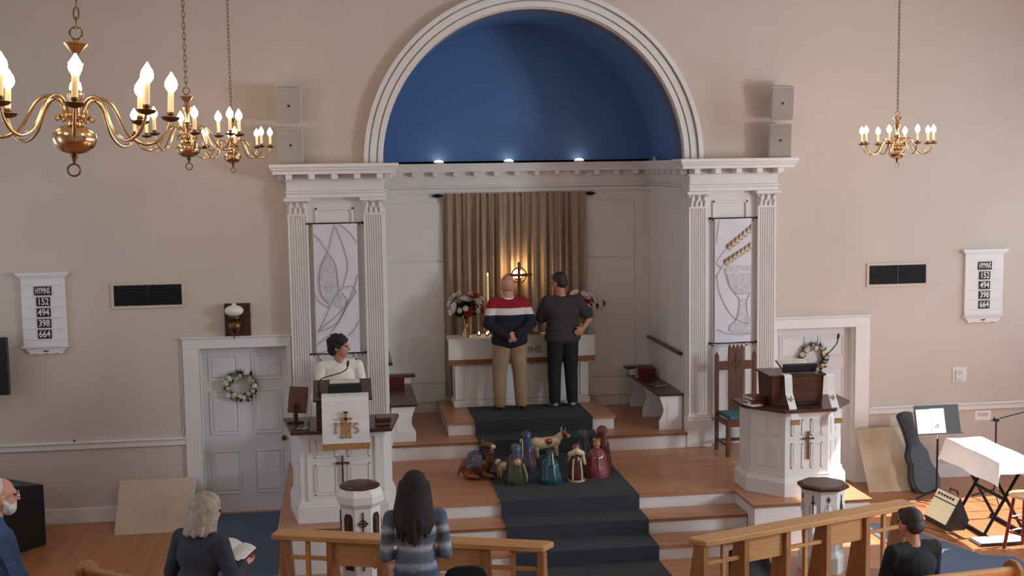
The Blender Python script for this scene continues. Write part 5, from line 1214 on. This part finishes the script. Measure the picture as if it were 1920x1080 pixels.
        if kind == 'long':
            HX((0, -.015, .045), (.092, .108, .088)); HX((0, -.06, -.04), (.10, .078, .11))
            for a in range(19):
                q = PI * (1.0 + a / 18); x, y = .092 * math.cos(q), -.02 + .095 * math.sin(q); L = .27 + .09 * math.sin(PI * a / 18) + .03 * math.sin(a * 2.7)
                m_ = (x * 1.28, y * 1.12 - .03, -.17); HC((x * .95, y * .95, .03), .03, m_, .034)
                e_ = (x * 1.15 + .018 * math.sin(a * 1.9), y * .95 - .075, -L); HC(m_, .034, ((m_[0] + e_[0]) / 2 + .014 * math.sin(a * 3), m_[1] * .5 + e_[1] * .5 - .008, (m_[2] + e_[2]) / 2), .031); HC(((m_[0] + e_[0]) / 2 + .014 * math.sin(a * 3), m_[1] * .5 + e_[1] * .5 - .008, (m_[2] + e_[2]) / 2), .031, e_, .012)
        blob('hair', hpz, [hm], t, 0.006, 2, .5)
    if beard:
        bp = [('e', HP((0, .05, -.085)), (.062 * hs, .055 * hs, .055 * hs), beard, R), ('e', HP((0, .085, -.055)), (.036 * hs, .02 * hs, .012 * hs), beard, R)] + [('c', HP((s * .068, .01, -.03)), .018, HP((s * .05, .05, -.08)), .03, beard) for s in (-1, 1)]
        blob('beard', bp, [beard], t, .006, 3, .5)
    if glasses:
        g = G()
        for s in (-1, 1):
            g.tube([HP((s * .032 + .024 * math.cos(a), .112, .002 + .019 * math.sin(a))) for a in [2 * PI * i / 16 for i in range(16)]], .0025, 5, True); g.tube([HP((s * .056, .11, .006)), HP((s * .08, .0, .006))], .0025, 5)
        build('spectacles', g.tube([HP((-.008, .114, .006)), HP((.008, .114, .006))], .0025, 5), 'chrome', t)
    if collar:
        n_ = Vector(J['neck']); build('collar', G().tube([(n_.x + .068 * math.cos(a), n_.y + .064 * math.sin(a) - .004, n_.z + .012 + .012 * math.sin(a)) for a in [2 * PI * i / 20 for i in range(20)]], .014, 8, True), collar, t, smooth=60)
    return t
def stand(stance=.12, hem=None, lean=0.0):
    return dict(pelvis=(0, 0, .96), waist=(0, lean * .3, 1.12), chest=(0, lean * .7, 1.30), neck=(0, lean, 1.49), head=(0, lean + .03, 1.655),
        shL=(-.195, lean * .8, 1.425), shR=(.195, lean * .8, 1.425), elL=(-.25, lean * .5 - .02, 1.13), elR=(.25, lean * .5 - .02, 1.13), wrL=(-.23, .12, .93), wrR=(.23, .12, .93),
        hipL=(-.095, 0, .90), hipR=(.095, 0, .90), knL=(-stance * .95, .02, .50), knR=(stance * .95, .02, .50), anL=(-stance, -.02, .10), anR=(stance, -.02, .10), toeL=(-stance - .03, .13, .036), toeR=(stance + .03, .13, .036), hem=hem)
fz = ZD + 0.014
# man in banded sweater, hands clasped behind his back
J = stand(.145, .84, .05); J.update(extra=[((0, 0, .965), (.25, .185, .13)), ((0, .02, 1.08), (.235, .165, .22)), ((0, .03, 1.25), (.25, .16, .2))], elL=(-.295, -.06, 1.17), elR=(.295, -.06, 1.17), wrL=(-.07, -.215, 1.02), wrR=(.07, -.22, 1.035), hdL=(.75, -.1, -.25), hdR=(-.75, -.12, -.2), pnL=(0, -1, 0), pnR=(0, 1, 0), head=(0, .10, 1.655), curl=.55)
person('bald man in red, white and navy sweater and khaki trousers at the altar', (2.185, 15.80, fz), 0.03, J, 'polo_sweater', 'khaki', 'shoe_dark', 'skin', ('fringe', 'hair_stubble'), (0.05, -.30, 0), 1.0, 1.18, collar='paper', tb=1.42, lb=1.34, hs=1.22)
# man in dark T-shirt
J = stand(.12, .85, .04); J.update(extra=[((0, 0, .965), (.25, .185, .13)), ((0, .01, 1.05), (.215, .15, .22)), ((0, .02, 1.25), (.225, .15, .2))], elL=(-.28, .14, 1.16), wrL=(-.24, .36, 1.10), elR=(.37, -.04, 1.20), wrR=(.25, -.15, 1.075), hdR=(-.75, -.35, -.45), pnR=(0, 1, 0), head=(-.025, .09, 1.675), curl=.5)
person('man in dark grey T-shirt and black trousers at the altar', (2.915, 15.86, fz), 0.02, J, 'grey_shirt', 'black_pants', 'shoe_white', 'skin_tan', ('short', 'hair_dark'), (0.55, -.22, 0), .78, 1.10, tb=1.42, lb=1.26, hs=1.14)
# robed woman at the pulpit
J = stand(.10, None, .0); J.update(elL=(-.265, .08, 1.12), elR=(.265, .08, 1.12), wrL=(-.2, .27, 1.04), wrR=(.2, .27, 1.04), pelvis=(0, 0, .95))
person('dark-haired woman in a white robe speaking at the left-hand pulpit', (-0.045, 13.50, ZC), PI, J, 'robe_white', 'robe_white', 'shoe_dark', 'skin_tan', ('curly', 'hair_black'), (1.25, -.05, 0), 1.0, 1.05, robe=True)
# girl with long hair
J = stand(.11, .90, .0); J.update(elL=(-.245, -.02, 1.12), elR=(.245, -.02, 1.12), wrL=(-.16, .20, 1.06), wrR=(.16, .20, 1.06), head=(0, .03, 1.66))
person('girl with long dark brown hair in a striped blue jersey', (0.535, 9.60, 0), 0.0, J, 'striped_jersey', 'denim', 'shoe_dark', 'skin', ('long', 'hair_brown'), (-.1, -.08, .04), 1.0, 1.06, hs=1.1)
# woman with bobbed grey-blond hair
mat('hair_ash', (158, 145, 130), 0.6, var=0.28, scale=24, bump=0.4, bscale=120)
J = stand(.11, .90, .10); J.update(elL=(-.29, .05, 1.14), elR=(.29, .10, 1.14), wrL=(-.10, .33, 1.17), wrR=(.16, .36, 1.17), head=(0, .16, 1.635), hdL=(.2, .9, .1), hdR=(-.1, .9, .1), pnL=(0, 0, 1), pnR=(0, 0, 1))
person('woman with ash-blond bobbed hair and charcoal sweater reading a hymnal', (-1.17, 9.22, 0), -0.62, J, 'charcoal_knit', 'slate_cloth', 'shoe_dark', 'skin', ('bob', 'hair_ash'), (-.1, -.25, 0), 1.0, 1.14, hs=1.14)
t = thing('open_hymnal', 'open red hymnal held by the woman with ash-blond hair', 'book', (-0.90, 9.56, 1.235), rot=(0.35, 0.15, -0.62))
build('cover', G().box(-.15, .15, -.11, .11, 0, .006), 'red_book', t); build('page_block', G().grid(lambda u, v: (-.14 + .28 * u, -.1 + .2 * v, .010 + .02 * abs(math.sin((u - .5) * 2 * PI * .98)) ** .7), 24, 2, -.004, (0, 0, 1)), 'paper', t, smooth=60)
# bearded man at left edge
J = stand(.12, .88, .0); J.update(elL=(-.27, .06, 1.14), elR=(.27, .06, 1.14), wrL=(-.2, .2, .92), wrR=(.2, .2, .92), head=(0, .05, 1.70), neck=(0, .0, 1.53))
person('white-bearded man with glasses and blue shirt at the left edge', (-2.715, 9.66, 0.05), -1.0, J, 'denim', 'slate_cloth', 'shoe_dark', 'skin', ('thin', 'hair_white'), (-.25, -.08, 0), 1.0, 1.18, hs=1.16, glasses=True, beard='hair_white')
# seated man at right
J = dict(pelvis=(0, 0, .58), waist=(0, .02, .74), chest=(0, .04, .92), neck=(0, .05, 1.10), head=(0, .09, 1.265), shL=(-.2, .04, 1.05), shR=(.2, .04, 1.05), elL=(-.25, .10, .76), elR=(.25, .10, .76), wrL=(-.12, .33, .66), wrR=(.12, .33, .66),
    hipL=(-.10, .04, .56), hipR=(.10, .04, .56), knL=(-.13, .48, .54), knR=(.13, .48, .54), anL=(-.13, .50, .10), anR=(.13, .50, .10), toeL=(-.14, .66, .036), toeR=(.14, .66, .036))
person('man with short dark hair and black shirt seated in the right pew', (4.60, 9.10, 0), 0.22, J, 'black_cloth', 'black_pants', 'shoe_dark', 'skin_tan', ('short', 'hair_dark'), (0.06, -.1, 0), 1.0, 1.16, hs=1.08)

# ================================================================== NATIVITY FIGURES on the chancel floor
for n_, c_ in (('glaze_teal', (22, 70, 78)), ('glaze_green', (58, 64, 44)), ('glaze_blue', (54, 62, 104)), ('glaze_violet', (78, 62, 78)), ('glaze_red', (128, 46, 56)), ('glaze_brown', (104, 58, 34)), ('glaze_rust', (132, 66, 34)), ('glaze_grey', (62, 68, 66)), ('glaze_cream', (206, 186, 150)), ('glaze_face', (196, 138, 110)), ('glaze_dark', (38, 34, 36)), ('glaze_slate', (74, 82, 102)), ('glaze_gold', (190, 136, 74)), ('glaze_maroon', (84, 34, 38))):
    mat(n_, c_, 0.22, var=0.16, scale=25, coat=0.5)
NG = 'nativity figurines on the runner'
def folds(k, amp=.08): return lambda a, q: 1 + amp * (1 - q) * math.sin(a * k + q * 3)
def robe_fig(label, x, y, rz, H, W, robe, head, cover=None, cloak=None, arms=True, sit=0.62, extra=None):
    t = thing('nativity_figurine', label, 'figurine', (x, y, ZC + .0135), rz, NG)
    prof = [(W * .2, 0), (W, 0.0), (W * 1.04, H * .05), (W * .98, H * .18), (W * .86, H * .36), (W * .78, H * .50), (W * .72, H * .60), (W * .52, H * .69), (W * .25, H * .745), (0, H * .76)]
    build('robe', G().lathe(prof, 36, rip=folds(9)), robe, t, smooth=60)
    hz = H * .855; r = H * .118
    pr = [('e', (0, .01, hz), (r * .85, r * .95, r), head), ('c', (0, 0, H * .7), r * .6, (0, .005, hz), r * .55, head), ('c', (0, r * .8, hz), r * .12, (0, r * 1.08, hz - r * .2), r * .16, head)]
    blob('head', pr, [head], t, .006, 2)
    if cover:
        cp = [('e', (0, -r * .22, hz + r * .2), (r * 1.08, r * 1.02, r * .98), cover), ('c', (0, -r * .6, hz), r * .9, (0, -W * .35, H * .55), W * .45, cover)]
        blob('head_covering', cp, [cover], t, .007, 3)
    if cloak: build('cloak', G().lathe([(W * 1.03, 0.002), (W * .93, H * .22), (W * .75, H * .45), (W * .62, H * .6), (W * .45, H * .71), (W * .40, H * .70)], 30, rip=lambda a, q: (1.04 if math.sin(a) < .55 else .90) * (1 + .05 * math.sin(a * 8))), cloak, t, smooth=60)
    if arms:
        for s in (-1, 1):
            b = blob('arm', [('c', (s * W * .5, .01, H * .62), W * .17, (s * W * .58, W * .45, H * .46), W * .15, robe), ('c', (s * W * .58, W * .45, H * .46), W * .14, (s * W * .2, W * .85, H * .5), W * .11, robe), ('e', (s * W * .14, W * .93, H * .51), (W * .1,) * 3, head)], [robe, head], t, .007, 2)
    if extra: extra(t, H, W, hz, r)
    return t
def crown(t, H, W, hz, r):
    g = G()
    g.lathe([(r * .8, hz + r * .5), (r * .85, hz + r * .95), (r * .75, hz + r * .95), (r * .7, hz + r * .5)], 16)
    for k in range(6):
        a = 2 * PI * k / 6; g.ell((r * .8 * math.cos(a), r * .8 * math.sin(a), hz + r * 1.05), r * .16, 8, 6)
    build('crown', g, 'glaze_gold', t, smooth=50)
def turban(t, H, W, hz, r): build('turban', G().tube([(r * .7 * math.cos(a), r * .7 * math.sin(a), hz + r * .65) for a in [2 * PI * i / 18 for i in range(18)]], r * .38, 8, True).ell((0, 0, hz + r * .8), r * .65, 12, 8), 'glaze_dark', t, smooth=60)
def staff(t, H, W, hz, r):
    build('held_lamb', G().ell((-.01, -W * .78, H * .56), (.045, .035, .045), 14, 10), 'glaze_face', t, smooth=60)
    build('cape_edge', G().tube(catmull([(W * .5, -W * .6, H * .5), (W * .85, -W * .5, H * .25), (W * .9, -W * .5, .02)]), .01, 6), 'glaze_cream', t, smooth=50)
    build('staff', G().tube(catmull([(W * .95, W * .5, 0), (W * .9, W * .55, H * .6), (W * .9, W * .55, H * .95), (W * .8, W * .55, H * 1.03), (W * .65, W * .55, H * .97)]), .007, 6), 'glaze_cream', t, smooth=50)
robe_fig('green-robed shepherd figurine with slate blue head cloth', 1.905, 13.42, 0.2, .47, .125, 'glaze_green', 'glaze_face', 'glaze_slate', None, extra=staff)
robe_fig('kneeling teal-robed figurine in the middle of the front row', 2.30, 13.37, 0.0, .385, .135, 'glaze_teal', 'glaze_dark', 'glaze_teal', None, extra=turban)
robe_fig('red-robed kneeling king figurine with a gold crown', 2.885, 13.58, -0.3, .44, .14, 'glaze_red', 'glaze_face', None, 'glaze_red', extra=crown)
robe_fig('violet figurine with blue head covering behind the front row', 2.115, 13.98, 0.0, .49, .13, 'glaze_violet', 'glaze_face', 'glaze_blue')
robe_fig('tall maroon king figurine with pale trim at the right of the group', 3.03, 13.93, -0.4, .52, .105, 'glaze_maroon', 'glaze_face', 'glaze_brown', 'glaze_maroon')
robe_fig('dark grey hooded figurine standing behind the red king', 2.80, 13.98, 0.1, .47, .105, 'glaze_grey', 'glaze_dark', 'glaze_grey', None)
def sheep_on(t, H, W, hz, r):
    pr = [('c', (-.07, -.02, H * .72), .032, (0, -.05, H * .8), .04, 'glaze_cream'), ('c', (0, -.05, H * .8), .04, (.07, -.02, H * .72), .032, 'glaze_cream'), ('c', (-.07, -.02, H * .72), .018, (-.085, .02, H * .5), .012, 'glaze_cream'), ('c', (.07, -.02, H * .72), .02, (.09, -.02, H * .5), .022, 'glaze_cream'), ('e', (.095, -.01, H * .46), (.022, .03, .026), 'glaze_cream')]
    blob('carried_sheep', pr, ['glaze_cream'], t, .006, 2)
    build('base', G().lathe([(.10, -.0), (.10, .018), (.09, .02), (0, .02)], 24), 'glaze_cream', t, smooth=40)
    for s in (-1, 1): build('robe_stripe', G().tube([(s * W * .45, -W * .55, H * .6), (s * W * .6, -W * .72, H * .3), (s * W * .62, -W * .85, .02)], .012, 6), 'glaze_cream', t, smooth=50)
robe_fig('striped shepherd figurine carrying a cream sheep round its shoulders', 2.605, 13.40, 0.0, .44, .085, 'glaze_maroon', 'glaze_rust', None, None, extra=sheep_on)
# camel lying down
t = thing('nativity_figurine', 'brown lying camel figurine with slate saddle at the left of the group', 'figurine', (1.50, 13.78, ZC + .0135), -0.25, NG)
pr = [('e', (0, 0, .13), (.17, .10, .12), 'glaze_brown'), ('e', (-.09, 0, .12), (.11, .10, .12), 'glaze_rust'), ('e', (-.02, 0, .24), (.07, .06, .08), 'glaze_slate'), ('c', (.12, 0, .15), .06, (.17, -.01, .30), .04, 'glaze_brown'), ('c', (.17, -.01, .30), .042, (.09, -.03, .39), .04, 'glaze_brown'), ('e', (.13, -.05, .395), (.085, .045, .042), 'glaze_brown'), ('e', (.20, -.06, .375), (.035, .035, .03), 'glaze_cream'), ('c', (.1, -.08, .05), .035, (.2, -.1, .03), .028, 'glaze_brown'), ('c', (-.1, -.09, .04), .04, (.02, -.12, .03), .028, 'glaze_rust'), ('c', (-.1, .09, .04), .04, (.02, .12, .03), .028, 'glaze_rust'), ('c', (.1, .08, .05), .035, (.2, .1, .03), .028, 'glaze_brown'), ('c', (-.2, 0, .12), .012, (-.22, -.02, .03), .014, 'glaze_rust')]
blob('body', pr, ['glaze_brown', 'glaze_rust', 'glaze_slate', 'glaze_cream'], t, .007, 3)
build('harness', G().tube([(.15 + .05 * math.cos(a), -.02 + .055 * math.sin(a), .30 + .02 * math.cos(a)) for a in [2 * PI * i / 20 for i in range(20)]], .008, 6, True), 'glaze_slate', t, smooth=50)
build('saddle_blanket', G().grid(lambda u, v: (-.10 + .17 * u, (v - .5) * .24, .275 - 2.6 * (v - .5) ** 2 * .24 + .03 * math.cos((u - .5) * 3)), 8, 12, .012, (0, 0, 1)), 'glaze_slate', t, smooth=60)
for s in (-1, 1): build('ear', G().ell((.075, -.03 + s * .03, .43), (.01, .012, .025), 8, 6), 'glaze_brown', t, smooth=60)
# ox
t = thing('nativity_figurine', 'cream ox figurine with brown markings standing behind the teal figure', 'figurine', (2.40, 14.18, ZC + .0135), 0.18, NG)
pr = [('c', (-.12, 0, .27), .075, (.10, 0, .28), .07, 'glaze_cream'), ('e', (-.14, 0, .28), (.07, .07, .075), 'glaze_cream'), ('c', (.12, 0, .30), .055, (.19, -.01, .36), .045, 'glaze_cream'), ('e', (.21, -.02, .365), (.05, .045, .045), 'glaze_rust'), ('e', (.255, -.025, .34), (.035, .035, .03), 'glaze_cream'), ('e', (0, -.06, .3), (.05, .025, .04), 'glaze_rust')]
for x in (-.15, .1):
    for s in (-1, 1): pr += [('c', (x, s * .04, .22), .03, (x + .01, s * .045, .12), .022, 'glaze_cream'), ('c', (x + .01, s * .045, .12), .021, (x, s * .045, .015), .019, 'glaze_rust')]
blob('body', pr, ['glaze_cream', 'glaze_rust'], t, .007, 3)
for s in (-1, 1):
    build('horn', G().tube(catmull([(.20, -.02 + s * .03, .40), (.20, -.02 + s * .06, .42), (.215, -.02 + s * .06, .46)]), [.009] * 6 + [.008, .007, .006, .005, .004, .003, .002], 6), 'glaze_cream', t, smooth=50); build('ear', G().ell((.19, -.02 + s * .055, .385), (.01, .025, .014), 8, 6), 'glaze_rust', t, smooth=60)
build('tail', G().tube([(-.2, 0, .3), (-.225, 0, .22), (-.22, 0, .14)], [.008, .006, .012], 6), 'glaze_rust', t, smooth=50)
# lamb
t = thing('nativity_figurine', 'small cream lamb figurine beside the green shepherd', 'figurine', (1.80, 13.72, ZC + .0135), 0.5, NG)
pr = [('e', (0, 0, .12), (.085, .055, .06), 'glaze_cream'), ('e', (-.08, -.01, .19), (.04, .035, .04), 'glaze_cream'), ('c', (-.05, 0, .14), .035, (-.08, 0, .18), .03, 'glaze_cream')]
for x in (-.05, .05):
    for s in (-1, 1): pr.append(('c', (x, s * .025, .1), .016, (x, s * .025, .013), .013, 'glaze_cream'))
blob('body', pr, ['glaze_cream'], t, .006, 2)
for s in (-1, 1): build('ear', G().ell((-.075, s * .035 - .01, .20), (.01, .02, .012), 8, 6), 'glaze_face', t, smooth=60)
